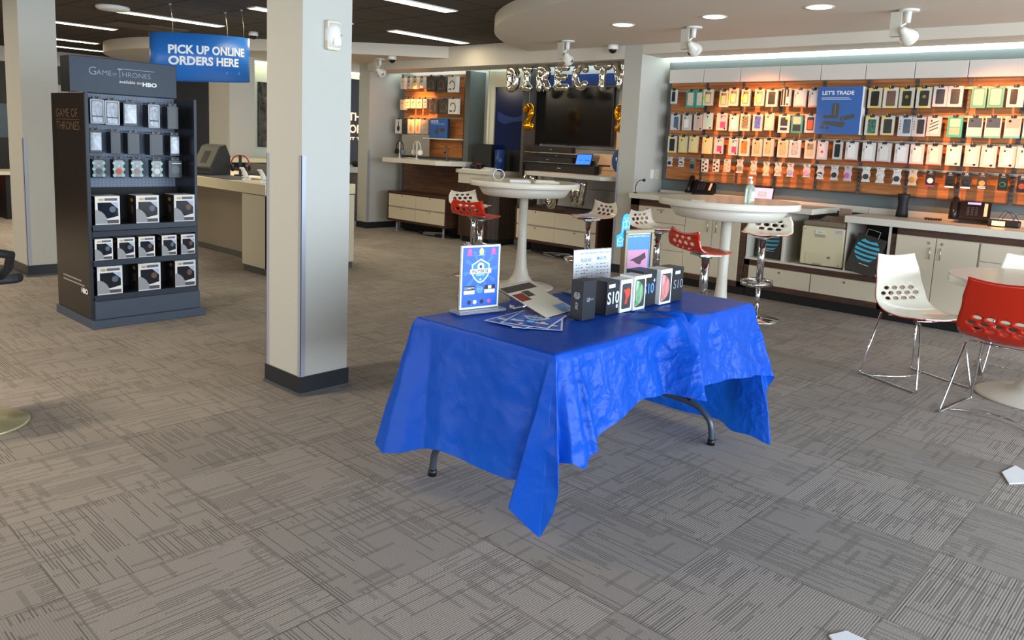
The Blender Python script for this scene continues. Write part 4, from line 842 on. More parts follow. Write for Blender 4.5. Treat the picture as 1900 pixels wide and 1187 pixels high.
def grip(row, i, y, z, w, h, s):
    bc, p1, feat, words = PS[s]; F_ = feat.split(','); x = 7.985
    lab = '%s, %s from left, %s wall row' % (words, ORD[i], RN[row])
    add_hook(row, y, x)
    if 'wave' in F_:
        pts = []
        for k in range(13): pts.append((w/2-.005+.005*math.cos(k/12*4*PI), h*k/12))
        poly = pts+[(-a, b) for a, b in pts[::-1]]
    else: poly = rrect(-w/2, w/2, 0, h, .008)
    t = MB().prism(poly, FRONT(.008), 0, .008).build('phone_grip_card', mat('card_'+bc, dim(bc), .4), None)
    place(t, (x, y, z), WX+R.uniform(-.12, .12)); tagset(t, lab, 'phone grip', 'phone grips in the bottom row of the case wall')
    f = FRONT(-.0002); pm = mat('grip_'+p1, p1, .35)
    MB().prism(rrect(-.012, .012, h-.02, h-.004, .004), f, 0, .002).build('hang_tab', HOOKM, t)
    if 'dots' in F_:
        for u, v in ((-.02, .105), (.016, .085), (-.02, .06), (.016, .04), (-.018, .02)): flat('dot_print', disc(u, v*h/.145, .012, 14), f, pm, t, .0012)
        return
    r = .022 if 'small' in F_ or 'two' in F_ else .026
    MB().lathe([(r, 0), (r, .006), (r-.004, .009)], 20, M=FRONT(-.0002, 0, h*.36)).build('grip_disc', pm, t)
    if 'ring' in F_: flat('disc_face', disc(0, h*.36, r*.62, 16), f, mat('card_'+bc, bc, .4), t, .0012, .009)
    if 'two' in F_: flat('clip_print', [(-.02, h*.30), (.015, h*.24), (.02, h*.32), (-.012, h*.40)], f, PAPER, t, .0012, .009)
    if 'foot' in F_: flat('foot_strip', rect(-w*.45, w*.45, 0, .006), f, SEAL, t, .0006)
    if 'wfoot' in F_: flat('foot_strip', rect(-w*.48, w*.48, 0, .014), f, PAPER, t, .0006)
    if 'mag' in F_: flat('foot_strip', rect(-w*.48, w*.48, 0, .012), f, mat('strip_magenta', '#b83a8a', .4), t, .0006)
    if 'bars' in F_: flat('foot_strip', rect(-w*.4, w*.4, .006, .014), f, PAPER, t, .0006); flat('foot_strip', rect(-w*.4, w*.4, .020, .026), f, PAPER, t, .0006)
    flat('card_text', rect(-w*.25, w*.25, h*.78, h*.82), f, mat('icon_grey', '#9a928c', .5), t, .0005)
for row, L in ROWS.items():
    for i, a in enumerate(L): (grip if row == 4 else pack)(row, i, *a)

# LET'S TRADE sign box
t = thing('promotion_sign', "blue LET'S TRADE box sign in the middle of the case wall", 'sign', (7.96, 3.135, 1.693), WX)
MB().box(0, .437, 0, .11, 0, .465).build('sign_box', WHITEPL, t, .002); f = FRONT(-.0003)
flat('face', rrect(0, .437, 0, .465, .006), f, DBLUE, t, .001)
text("LET'S TRADE", f, .045, .355, .385, .425, LITETXT, t, .025, .0016)
for k, w_ in ((0, .27), (1, .29)): flat('small_print', rect(.042, .042+w_, .352-.014*k, .359-.014*k), f, mat('print_pale', '#b9c2d4', .5), t, .0005, .001)
G1 = mat('gadget_print', '#4c4a45', .4); G2 = mat('gadget_print_light', '#7d7a70', .4)
flat('gadget_print', rrect(.155, .225, .155, .30, .02), f, G1, t, .0005, .001); flat('gadget_print', rect(.184, .190, .17, .29), f, G2, t, .0005, .0015); flat('gadget_print', rrect(.075, .20, .155, .185, .012), f, G1, t, .0005, .0016)
flat('gadget_print', [(.24, .14), (.245, .17), (.37, .20), (.385, .175), (.375, .16), (.26, .13)], f, G1, t, .0005, .001); flat('gadget_print', disc(.268, .152, .007, 12), f, G2, t, .0005, .0016)
flat('gadget_print', [(.06, .098), (.10, .13), (.29, .12), (.30, .10), (.27, .065), (.18, .08)], f, G1, t, .0005, .001); flat('gadget_print', disc(.075, .065, .022, 14, .018), f, G1, t, .0005, .001); flat('gadget_print', disc(.125, .06, .018, 12, .014), f, G1, t, .0005, .001)

# ================================================================ counters and base cabinets along the right wall
XF = 7.50; HANDLE = mat('handle_nickel', '#b8b4a8', .25, .9); LOCKM = mat('lock_nickel', '#8f8a7c', .3, .9); FACE_W = mat('cabinet_white', '#c9bda6', .4); GAPM = mat('cabinet_shadow_gap', '#3a2f28', .7)
def pull(parent, x, z0, z1, y=-.012):
    MB().tube([(x, y+.012, z0), (x, y-.018, z0+.004), (x, y-.018, z1-.004), (x, y+.012, z1)], .0045, 8).build('handle', HANDLE, parent)
def lock(parent, x, z): MB().lathe([(.011, 0), (.011, .004), (.008, .006)], 16, M=FRONT(-.019, x, z)).build('lock', LOCKM, parent)
def front(parent, name, x0, x1, z0, z1): return MB().box(x0+.003, x1-.003, -.018, 0, z0+.003, z1-.003).build(name, FACE_W, parent, .0015)
# left cabinet: drawers and double doors
t = thing('base_cabinet', 'walnut-framed white cabinet with drawers and two doors, beside the pier', 'cabinet', (XF+.018, 4.985, 0), WX)
def yl(y): return 4.985-y
MB().box(0, .115, -.004, .60, .09, .905).box(yl(3.62), yl(3.555), -.004, .60, .09, .905).box(0, yl(3.555), -.004, .60, .83, .905).box(0, yl(3.555), -.004, .60, .09, .145).build('walnut_frame', WALNUT, t)
MB().box(.115, yl(3.62), .002, .59, .145, .83).build('carcass', FACE_W, t); MB().box(.02, yl(3.555), .05, .58, 0, .09).build('toe_kick', BLACK, t)
for z0, z1 in ((.66, .825), (.365, .66), (.15, .365)):
    d = front(t, 'drawer', .118, yl(4.262), z0, z1); lock(d, (.118+yl(4.262))/2, z1-.045) if z1 > .4 else None
    if z1 > .8: MB().box(.22, .30, -.021, -.018, z1-.028, z1-.022).box(.36, .45, -.021, -.018, z1-.028, z1-.022).build('finger_slot', GAPM, d)
d1 = front(t, 'door', yl(4.262), yl(3.935), .15, .825); d2 = front(t, 'door', yl(3.935), yl(3.622), .15, .825)
pull(d1, yl(3.985), .62, .74); pull(d2, yl(3.885), .62, .74)
# printer niche: low drawer plinth with open cubbies
t = thing('printer_plinth', 'low walnut drawer plinth with open cubbies holding the printer and bags', 'cabinet', (XF+.018, 3.55, 0), WX)
def yp(y): return 3.55-y
MB().box(0, yp(2.165), -.004, .60, .335, .392).box(0, .055, -.004, .60, .10, .392).box(yp(2.225), yp(2.165), -.004, .60, .10, .392).box(0, yp(2.165), -.004, .60, .10, .152).build('walnut_frame', WALNUT_H, t)
MB().box(.055, yp(2.225), .002, .58, .152, .335).build('carcass', FACE_W, t); MB().box(0, yp(2.165), .05, .58, 0, .10).build('toe_kick', BLACK, t)
MB().box(.0, yp(2.165), .0, .60, .392, .412).build('shelf', WHITE, t)
for a, b in ((3.495, 2.855), (2.85, 2.225)):
    d = front(t, 'drawer', yp(a), yp(b), .155, .335); lock(d, yp((a+b)/2-.01), .30)
for a_, b_, h_ in ((.005, .022, .905), (yp(3.172), yp(3.150), .905), (yp(2.562), yp(2.545), .868), (yp(2.19), yp(2.165), .868)): MB().box(a_, b_, .0, .60, .412, h_).build('cubby_side', WHITE, t)
MB().box(.022, yp(3.172), .25, .27, .412, .90).build('cubby_back', MATTBLK, t); MB().box(yp(2.545), yp(2.19), .50, .52, .412, .865).build('cubby_back', MATTBLK, t)
MB().box(yp(3.150), yp(2.58), .56, .60, .412, .90).build('niche_back', mat('niche_brown', '#4b4038', .6), t)
# right cabinet: double doors then drawers
t = thing('base_cabinet', 'walnut-framed white cabinet with two doors under the telephone counter at the right', 'cabinet', (XF+.018, 2.162, 0), WX)
def yr(y): return 2.162-y
MB().box(0, .045, -.004, .60, .09, .868).box(0, yr(-1.5), -.004, .60, .806, .868).box(0, yr(-1.5), -.004, .60, .09, .145).build('walnut_frame', WALNUT_H, t)
MB().box(.045, yr(-1.5), .002, .59, .145, .806).build('carcass', FACE_W, t); MB().box(.0, yr(-1.5), .05, .58, 0, .09).build('toe_kick', BLACK, t)
d1 = front(t, 'door', yr(2.117), yr(1.79), .15, .805); d2 = front(t, 'door', yr(1.79), yr(1.462), .15, .805)
pull(d1, yr(1.83), .615, .72); pull(d2, yr(1.745), .615, .72); lock(d1, yr(1.845), .757); lock(d2, yr(1.74), .757)
for k in range(3):
    ya, yb = 1.45-k*.66, 1.45-(k+1)*.66+.006
    for z0, z1 in ((.648, .805), (.40, .648), (.15, .40)): d = front(t, 'drawer', yr(ya), yr(yb), z0, z1); lock(d, yr((ya+yb)/2), z1-.04)
# worktops
t = thing('worktop', 'thick white worktop from the pier to above the printer', 'worktop', (XF-.03, 4.99, .905), WX); MB().box(0, 4.99-2.885, 0, .66, 0, .055).build('slab', WHITE, t, .004); MB().box(0, 4.99-2.582, .66, .695, 0.02, .085).build('backsplash', WHITE, t)
t = thing('worktop', 'thick white worktop holding the telephone and black vase at the right', 'worktop', (XF-.03, 2.578, .868), WX); MB().box(0, 4.1, 0, .66, 0, .063).build('slab', WHITE, t, .004); MB().box(0, 4.1, .66, .69, .04, .12).build('backsplash', WHITE, t)

# telephones
def telephone(label, x, y, z, rz, scale=1.):
    t = thing('desk_phone', label, 'telephone', (x, y, z), rz, 'black desk phones on the white worktop'); S_ = scale
    sl = FR((0, 0, .028*S_), (1, 0, 0), (0, .80, .60))
    MB().prism(rrect(-.02*S_, .19*S_, 0, .20*S_, .01), sl, 0, .022*S_).build('keypad_body', BLACK, t, .003)
    MB().add([(a*S_, b*S_, c*S_) for a, b, c in ((-.02, .01, 0), (.19, .01, 0), (.19, .16, 0), (-.02, .16, 0), (-.02, .01, .03), (.19, .01, .03), (.19, .15, .14), (-.02, .15, .14))], [(0, 3, 2, 1), (4, 5, 6, 7), (0, 1, 5, 4), (1, 2, 6, 5), (2, 3, 7, 6), (3, 0, 4, 7)]).build('wedge_stand', MATTBLK, t)
    hs = FR((-.055*S_, 0, .05*S_), (1, 0, 0), (0, .80, .60))
    pts = [hs @ Vector((0, v*S_, d*S_)) for v, d in ((.0, -.01), (.01, .012), (.04, .028), (.10, .034), (.16, .03), (.19, .014), (.20, -.008))]
    MB().tube(cat_rom(pts, 4), [.024*S_]*9+[.019*S_]*7+[.025*S_]*9, 14).build('handset', BLACK, t)
    MB().prism(rrect(-.09*S_, -.02*S_, 0, .20*S_, .01), sl, -.005, .012*S_).build('cradle', BLACK, t, .003)
    flat('display', rect(.03*S_, .12*S_, .165*S_, .19*S_), sl, mat('phone_display', '#8f88e8', .3, emit=.9), t, .001, .022*S_)
    flat('speed_dial_card', rect(.145*S_, .168*S_, .03*S_, .185*S_), sl, mat('dial_card', '#f0cfae', .5), t, .001, .022*S_)
    mb = MB()
    for r_ in range(5):
        for c_ in range(3): mb.prism(rrect((.03+c_*.028)*S_, (.048+c_*.028)*S_, (.03+r_*.022)*S_, (.043+r_*.022)*S_, .003), sl, .022*S_, .026*S_)
    mb.build('keys', mat('phone_keys', '#3a3a40', .4), t)
    return t
t = telephone('black desk phone left of the sanitizer bottle, partly behind the tall table', 7.98, 4.46, .961, WX+.25, 1.12)
t = telephone('black desk phone with a coiled cord on the right worktop', 7.86, 1.70, .932, WX+.18, 1.15)
MB().tube([(-.20+.14*k/60-.09, .01+.012*math.sin(k*1.1), .014+.010*math.cos(k*1.1)) for k in range(60)], .004, 6).build('coiled_cord', BLACK, t)
t = thing('tablet', 'tablet on a slanted stand behind the tall table, right of the sanitizer bottle', 'tablet', (7.93, 3.63, .961), WX+.30)
SM = FR((0, 0, .004), (1, 0, 0), (0, .62, .78)); flat('body', rrect(-.13, .13, 0, .185, .012), SM, BLACK, t, .009); flat('screen', rect(-.115, .115, .014, .170), SM, mat('tablet_screen', '#b9b4d6', .2, emit=.35), t, .0006, .009)
flat('screen_window', rect(-.03, .05, .06, .12), SM, mat('screen_line', '#7f86a8', .3), t, .0004, .0096); flat('screen_panel', rect(-.026, .046, .064, .116), SM, mat('screen_pale', '#c9c8dc', .3), t, .0004, .01); MB().box(-.05, .05, .10, .16, 0, .10).build('stand', MATTBLK, t)
t = thing('vase', 'waisted matt black vase-shaped speaker on the right worktop', 'speaker', (8.0, 2.235, .932)); MB().lathe([(.055, 0), (.052, .04), (.043, .10), (.044, .14), (.052, .19), (.056, .215), (.050, .216)], 32).build('body', MATTBLK, t); MB().lathe([(.049, .2165), (.02, .2165)], 24).build('top_grille', BLACK, t)
t = thing('wireless_router', 'black wireless box with a glowing label on the right worktop', 'router', (7.80, 1.36, .932), WX+.1)
MB().prism(rrect(-.125, .125, -.02, .09, .02), TOP(), .004, .06).build('housing', BLACK, t, .012); flat('glowing_label', rect(-.085, .012, .012, .052), FRONT(-.0205), mat('lit_label', '#ffd27a', .5, emit=1.6), t, .001)
for a in ((-.05, .16), (-.02, .15), (.06, .14)): MB().tube(cat_rom([(a[0], .05, .055), (a[0]+.02, .05, .10), (a[0]+.05, .06, a[1]-.02), (a[0]+.10, .07, .10), (a[0]+.14, .08, .02)], 5), .0025, 6).build('cable', BLACK, t)
t = thing('gooseneck_stand', 'thin black gooseneck with a small head standing at the pier end of the worktop', 'gooseneck', (7.51, 4.93, .961)); MB().tube(cat_rom([(0, 0, 0), (-.005, 0, .06), (.0, -.01, .11), (.03, -.03, .145), (.06, -.05, .150)], 5), .005, 8).build('neck', BLACK, t); MB().sphere((.072, -.058, .150), .018, 12, 8).build('head', BLACK, t); MB().cyl((0, 0), .022, 0, .01, 16).build('foot', BLACK, t)
# printer
t = thing('laser_printer', 'cream laser printer with a grey-brown top on the low plinth', 'printer', (XF+.02, 2.985, .412), WX)
PT = mat('printer_cream', '#d3c8a6', .45); PG = mat('printer_taupe', '#7d6f5f', .5)
MB().box(0, .41, 0, .42, .012, .385).build('body', PT, t, .012); MB().box(.0, .41, .0, .42, .385, .44).build('top_cover', PG, t, .02)
MB().add([(.06, .10, .44), (.35, .10, .44), (.35, .33, .44), (.06, .33, .44), (.10, .14, .445), (.31, .14, .445), (.31, .33, .475), (.10, .33, .475)], [(4, 5, 6, 7), (0, 1, 5, 4), (1, 2, 6, 5), (2, 3, 7, 6), (3, 0, 4, 7)]).build('output_tray', PG, t)
MB().box(.15, .22, .03, .09, .44, .446).build('control_panel', mat('printer_dark', '#4a4038', .4), t); MB().box(.23, .34, .30, .33, .44, .56).build('paper_guide', mat('printer_tan', '#8d7964', .5), t); f = FRONT(-.0005)
flat('logo_plate', rrect(.13, .23, .315, .350, .006), f, mat('printer_plate', '#dcd2b4', .4), t, .004); flat('logo_print', rect(.16, .20, .328, .338), f, GLB, t, .0006, .004); flat('hand_slot', rrect(.13, .23, .285, .312, .008), f, mat('slot_shadow', '#a99e80', .6), t, .002)
flat('drawer_front', rrect(.055, .30, .035, .13, .004), f, mat('printer_cream_two', '#cdc29f', .45), t, .003); flat('drawer_slot', rrect(.13, .22, .018, .032, .004), f, mat('slot_shadow', '#a99e80', .6), t, .002); MB().lathe([(.012, 0), (.012, .008), (.007, .01)], 14, M=FRONT(-.0035, .285, .10)).build('lock', LOCKM, t); flat('model_label', rect(.32, .385, .335, .365), f, mat('label_lilac', '#b3aebb', .5), t, .001); flat('brand_badge', disc(.03, .355, .012, 12, .007), f, mat('badge_grey', '#a8a294', .5), t, .001); flat('power_button', disc(.375, .03, .010, 14), f, mat('badge_grey', '#a8a294', .5), t, .002)
# shopping bags with the striped globe
def bag(label, x, y, z, rz, w, h, lean, tilt):
    t = thing('shopping_bag', label, 'bag', (x, y, z), rz, 'black shopping bags with striped globes')
    BAG = mat('bag_black', '#2b2724', .35)
    up = Vector((tilt, -lean, 1)).normalized(); r_ = Vector((1, 0, -tilt)).normalized(); fm = FR((0, 0, 0), r_, up)
    MB().prism(rect(-w/2, w/2, 0, h), fm, -.09, 0).build('bag_body', BAG, t, .004)
    globe_mark(fm, .0, h*.62, w*.43, mat('bag_turquoise', '#3fa9c4', .4), t, d=.0012)
    flat('white_line', rect(-w*.1, w*.25, h*.245, h*.255), fm, PAPER, t, .0008); MB().tube([fm @ Vector(p) for p in ((-.06, h-.01, .002), (-.06, h+.055, .002), (.055, h+.055, .002), (.055, h-.01, .002))], .004, 6).build('handle', mat('bag_cord', '#8a847c', .5), t)
    return t
bag('black bag with a turquoise striped globe in the cubby right of the printer', XF-.05, 2.40, .4135, WX-.05, .26, .36, -.17, .22)
bag('black bag with a striped globe in the cubby under the tall table', XF+.13, 3.36, .413, WX, .26, .30, -.05, 0)
# ================================================================ dark retail display stand
GX, GY, GW, GD = 2.035, 5.835, .835, .75
t = thing('display_stand', 'dark slate display stand with lettered header, pegboard and three shelves', 'display stand', (GX, GY, 0))
NAVY = mat('header_navy', '#1c2a3f', .4); SIDE = mat('stand_side_panel', '#241d18', .22); SHELF = mat('stand_shelf', '#333a44', .35, .2); PEG = mat('pegboard_slate', '#7d889b', .45)
MB().box(0, GW, 0, GD, .0, .062).build('plinth', SGREY, t, .004)
MB().box(.035, GW-.03, .025, GD-.025, .062, .195).build('base_box', SGREY, t, .003)
sp = MB().box(.012, .030, .075, GD-.02, .062, 1.675).build('side_panel', SIDE, t, .002); MB().box(.79, .806, .075, GD-.02, .062, 1.675).build('side_panel', mat('stand_inner_black', '#15171b', .3), t, .002)
MB().box(.012, .034, .058, .075, .062, 1.675).box(.788, .808, .058, .075, .062, 1.675).build('edge_post', DGREY, t)
MB().box(.030, .79, .40, .42, .20, 1.68).build('pegboard', PEG, t)
mb = MB()
for r_ in range(36):
    for c_ in range(28): mb.box(.048+c_*.0265, .053+c_*.0265, .3985, .3995, .93+r_*.021, .935+r_*.021)
mb.build('peg_holes', BLACK, t)
MB().box(.030, .79, .36, .40, .74, .99).build('lower_back', MATTBLK, t); MB().box(.030, .79, .36, .40, .22, .74).build('lower_back', MATTBLK, t)
h = MB().box(.012, .775, .315, .49, 1.682, 1.936).build('header', NAVY, t, .003); MB().box(.008, .0125, .315, .50, 1.682, 1.936).build('header_end', mat('header_end_black', '#1b1d20', .3), t)
f = FRONT(.3146); TTXT = mat('title_lettering', '#8e98a8', .4)
text('G', f, .135, .185, 1.812, 1.868, TTXT, t, -.012); text('AME', f, .188, .290, 1.815, 1.850, TTXT, t, -.012); text('OF', f, .297, .328, 1.818, 1.836, TTXT, t, -.01); text('T', f, .335, .365, 1.805, 1.868, TTXT, t, -.012); text('HRONES', f, .368, .575, 1.815, 1.850, TTXT, t, -.012)
flat('title_bar', rect(.335, .605, 1.869, 1.873), f, TTXT, t, .0012); text('available on', f, .345, .505, 1.768, 1.790, LITETXT, t, .0); text('HBO', f, .513, .62, 1.755, 1.787, LITETXT, t, .045)
s_ = FR((.0115, GD-.02, 0), (0, -1, 0), (0, 0, 1)); DIMT = mat('side_lettering', '#6f5644', .3)
text('GAME OF', s_, .10, .53, 1.50, 1.56, DIMT, t, -.012); flat('title_bar', rect(.10, .56, 1.482, 1.485), s_, DIMT, t, .001); text('THRONES', s_, .10, .56, 1.41, 1.468, DIMT, t, -.012)
mb = MB(); [mb.prism(rect(.13+.0*k, .50+.06*k, .315-.03*k, .326-.03*k), s_, .0, .0008) for k in range(2)]; mb.build('small_print', mat('side_small_print', '#8f8a84', .5), t); text('HBO', s_, .50, .62, .235, .275, LITETXT, t, .045)
SH = {1: .742, 2: .487, 3: .232}
for k, z in SH.items(): MB().box(.034, .79, .045, .40, z-.012, z).box(.034, .79, .035, .045, z-.038, z+.006).build('shelf', SHELF, t, .003)
MB().box(.034, .79, .05, .38, .66, .70).build('light_bar', DGREY, t)
# toy figure boxes with blank windows
def toy_box(label, x0, x1, z, h, dep, g):
    w = x1-x0; t = thing('toy_box', label, 'toy box', (x0, GY+.062, z+.001), R.uniform(-.03, .03), g)
    TB = mat('toy_box_side', '#231c19', .35); MB().box(0, w, 0, dep, 0, h).build('carton', TB, t, .001); f = FRONT(-.0003)
    MB().box(0, w, .0, dep, h, h+.0012).build('lid', mat('toy_lid', '#cfc9c2', .4), t)
    flat('front_card', rect(0, w, 0, h), f, PAPER, t, .0006)
    flat('window', [(w*.10, h*.30), (w*.10, h*.78), (w*.93, h*.78), (w*.93, h*.30), (w*.5, h*.22)], f, mat('toy_window', '#20242c', .06, spec=.8), t, .0012)
    flat('emblem_gold', disc(w*.24, h*.88, w*.12, 16, h*.045), f, mat('emblem_gold', '#c9b068', .4), t, .0018); flat('title_strip', rect(w*.38, w*.90, h*.84, h*.93), f, mat('toy_strip', '#6d6662', .5), t, .001)
    flat('silver_scallop', [(0+.001, h*.05)]+[(.001+w*(.46+.03*(k % 2))*math.cos(a), h*.05+h*(.46+.03*(k % 2))*math.sin(a)) for k, a in enumerate([PI/2*i/16 for i in range(17)])], f, mat('scallop_grey', '#9a9b9f', .4), t, .0018)
    flat('blank_disc', disc(w*.70, h*.54, w*.13, 16, h*.11), f, mat('toy_blob_'+str(int(x0*100) % 4), R.choice(['#6b4a38', '#8a6a52', '#5b6672', '#3b4048']), .4), t, .0018)
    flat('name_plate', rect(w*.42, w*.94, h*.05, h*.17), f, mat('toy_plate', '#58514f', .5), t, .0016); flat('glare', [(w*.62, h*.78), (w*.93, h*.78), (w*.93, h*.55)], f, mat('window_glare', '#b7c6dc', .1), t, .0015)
    sd = FR((-.0003, dep, 0), (0, -1, 0), (0, 0, 1)); flat('side_emblem', disc(dep*.5, h*.82, dep*.17, 14, h*.07), sd, mat('emblem_gold_dark', '#8f7a44', .4), t, .0008); flat('side_print', disc(dep*.5, h*.48, dep*.18, 12, h*.16), sd, mat('side_print', '#4a423c', .5), t, .0008)
N3 = ['left', 'middle', 'right']
for k, (a, b) in enumerate(((2.095, 2.265), (2.378, 2.545), (2.66, 2.822))): toy_box('large white-fronted toy box, %s of three on the top shelf of the dark stand' % N3[k], a, b, SH[1], .207, .15, 'large toy boxes on the dark stand')
for k, (a, b) in enumerate(((2.095, 2.268), (2.383, 2.548), (2.66, 2.822))): toy_box('large white-fronted toy box, %s of three on the bottom shelf of the dark stand' % N3[k], a, b, SH[3], .207, .15, 'large toy boxes on the dark stand')
for k, (a, b) in enumerate(((2.085, 2.208), (2.24, 2.362), (2.39, 2.508), (2.562, 2.675), (2.71, 2.822))): toy_box('small toy box, %s from the left on the middle shelf of the dark stand' % ORD[k], a, b, SH[2], .155, .10, 'small toy boxes on the dark stand')
# boxed phone cases on pegs
def peg_box(row, k, x, z, w, h, dep, kind, words):
    lab = '%s, %s from left, %s peg row of dark stand' % (words, ORD[k], ['top', 'second', 'third'][row]); y = GY+.40
    t = thing('boxed_phone_case', lab, 'phone case', (x, y, z), R.uniform(-.05, .05), 'boxed cases hanging on the dark stand'); DK = mat('case_box_black', '#15151a', .3)
    MB().box(-w/2, w/2, -.19, -.19+dep, 0, h).build('carton', DK, t, .002); f = FRONT(-.1903)
    MB().tube([(0, 0, h+.012), (0, -.20, h+.010), (0, -.21, h+.02)], .003, 6).build('peg', DGREY, t); MB().box(-.03, .03, -.185, -.175, h-.004, h+.022).build('hang_tab', DK, t)
    if kind == 'w':
        flat('rim', rrect(-w/2, w/2, 0, h, .008), f, mat('case_rim', '#a7abb2', .3), t, .0006); flat('inner', rrect(-w/2+.008, w/2-.008, .008, h-.008, .006), f, DK, t, .0008)
        flat('window', rrect(-w*.36, w*.36, h*.33, h*.92, .006), f, wood('case_window', '#343a46', '#a4acbb', (22, 22, 13), .14), t, .0014); flat('window', rrect(-w*.36, w*.36, h*.06, h*.27, .006), f, wood('case_window_low', '#434a5c', '#a9b3c6', (22, 22, 13), .14), t, .0014)
    elif kind == 'c': flat('window', rrect(-w*.42, w*.42, h*.12, h*.92, .004), f, wood('case_film', '#566070', '#c3cbd4', (18, 18, 11), .12), t, .0012)
    elif kind == 'd': flat('window', rrect(-w*.40, w*.40, h*.10, h*.92, .004), f, mat('case_film_dark', '#2b2a2e', .28, spec=.4), t, .0012)
    elif kind == 'g':
        flat('window', rrect(-w*.45, w*.45, h*.06, h*.95, .012), f, mat('grip_card_grey', '#6f7478', .15), t, .0012); mb = MB()
        for q in range(3):
            for s in (-1, 1): mb.prism(disc(s*w*.42, h*(.14+.33*q), .012, 10), f, .001, .002)
        mb.build('edge_dots', mat('mint_dots', '#a9cfc0', .4), t); flat('grip_disc', disc(0, h*.36, .022, 16), f, mat('grip_'+words.split()[0], {'grey': '#55585c', 'orange': '#c9502c', 'silver': '#9a7f80', 'white': '#d9d6da'}.get(words.split()[0], '#777'), .4), t, .004); flat('white_mark', [(-.01, h*.68), (.01, h*.68), (0, h*.60)], f, PAPER, t, .002)
    else: flat('lid_mark', disc(0, h*.45, w*.33, 18, h*.22), f, mat('round_emboss', '#3d444c', .3), t, .001); flat('white_line', rect(-w*.25, w*.42, h*.80, h*.84), f, PAPER, t, .001)
for k, (x, w, kd, wd) in enumerate(((2.175, .098, 'w', 'case box with bluish window'), (2.29, .10, 'w', 'silver-rimmed case box with window'), (2.42, .10, 'c', 'black case box with bright film window'), (2.585, .085, 'w', 'narrow silver-rimmed case box'), (2.735, .085, 'd', 'black case box with grey print'))): peg_box(0, k, x, 1.462-.004*k, w, .172, .10, kd, wd)
for k, (x, w, kd, wd) in enumerate(((2.175, .085, 'c', 'case box with a bright window'), (2.31, .070, 'd', 'slim all-black case box'), (2.44, .085, 'd', 'black case box with smoky window'), (2.605, .098, 'd', 'black case box with a mauve window'), (2.745, .075, 'c', 'case box with pale pink film'))): peg_box(1, k, x, 1.252-.003*k, w, .158, .10, kd, wd)
for k, (x, w, kd, wd) in enumerate(((2.185, .080, 'g', 'grey grip pack with dotted edge'), (2.315, .075, 'g', 'orange grip pack with dotted edge'), (2.455, .078, 'g', 'silver grip pack with dotted edge'), (2.60, .078, 'g', 'white grip pack with dotted edge'), (2.75, .105, 'b', 'black folded box with a round mark'))): peg_box(2, k, x, 1.072, w, .135, .06, kd, wd)

# ================================================================ hanging PICK UP sign
t = thing('hanging_sign', 'blue curved sign reading PICK UP ONLINE ORDERS HERE hanging from the ceiling', 'sign', (4.03, 8.22, 1.965), math.radians(-3))
def wrap(d=.002, tilt=.0):
    def w(u, v):
        a = -PI/2+u/.40; return Vector(((.53+d)*math.cos(a), (.24+d)*math.sin(a), v+.03*math.cos(a)))
    return w
n = 72; V = []; F_ = []
for r_, (e, z) in enumerate(((0, 0), (0, .47), (-.006, .47), (-.006, 0))):
    for k in range(n): a = 2*PI*k/n; V.append(((.53+e)*math.cos(a), (.24+e)*math.sin(a), z+.03*math.cos(a)))
for r_ in range(4):
    for k in range(n): F_.append((r_*n+k, r_*n+(k+1) % n, ((r_+1) % 4)*n+(k+1) % n, ((r_+1) % 4)*n+k))
MB().add(V, F_, True).build('curved_panel', BLUE, t)
def warp2(u, v):     # u in metres along the face, centred
    x = max(-.528, min(.528, u)); y = -.24*math.sqrt(max(0, 1-(x/.53)**2)); return Vector((x, y-.002, v+.03*x/.53))
text('PICK UP ONLINE', None, -.41, .40, .262, .352, LITETXT, t, .035, warp=warp2); text('ORDERS HERE', None, -.41, .32, .150, .240, LITETXT, t, .035, warp=warp2)
mb = MB()
for k in range(4): mb.add([warp2(.475+a, .17+k*.03+b) for a, b in ((0, 0), (.03, .004), (.03, .009), (0, .005))], [(0, 1, 2, 3)])
for u in (.19, .34): mb.add([warp2(u+.02*math.cos(PI*.6+k*.25)+(.004 if s else 0), .07+.03*math.sin(PI*.6+k*.25)) for s in (0, 1) for k in range(6)], [(k, k+1, 7+k, 6+k) for k in range(5)])
mb.build('line_drawing', mat('pale_line', '#a9cbe8', .4), t)
for bx, by in ((-.22, .2), (.38, .2), (.40, -.15)):
    MB().tube([(bx, by, .47), (bx, by, .60), (bx-.02, by+.01, .785)], .0022, 6).build('hanging_wire', mat('wire', '#b5ae98', .4, .7), t); MB().cyl((bx-.02, by+.01), .015, .772, .785, 12).build('ceiling_clip', ALU, t)

# ================================================================ island desk behind the centre pillar
t = thing('island_desk', 'long pale island desk with a panel leg behind the central pillar', 'desk', (4.12, 7.085, 0))
DSK = mat('desk_top', '#dcd0ac', .3); DSIDE = mat('desk_panel', '#cfc5ab', .4)
MB().box(0, 1.10, 0, 2.9, .825, .933).build('desk_top', DSK, t, .003)
MB().box(.02, .06, .0, .50, .07, .815).box(.02, 1.09, .0, .04, .07, .815).build('leg_panel', DSIDE, t, .002); MB().box(.03, 1.08, .01, .48, 0, .07).build('leg_toe', mat('toe_grey', '#55544f', .4), t)
MB().box(.42, .46, .50, 2.8, .07, .82).build('modesty_panel', mat('modesty_taupe', '#8d8271', .6), t); MB().box(.425, .455, .5, 2.8, 0, .07).build('panel_toe', mat('toe_grey', '#55544f', .4), t)
MB().box(.10, .40, -.004, .0, .12, .77).build('literature_rack', mat('rack_grey', '#6f7b80', .3), t); MB().box(.16, .36, -.012, -.004, .14, .42).build('leaflet', PAPER, t); MB().box(.16, .36, -.012, -.004, .46, .72).build('leaflet', mat('leaflet_grey', '#4d565a', .4), t)
Zd = .933
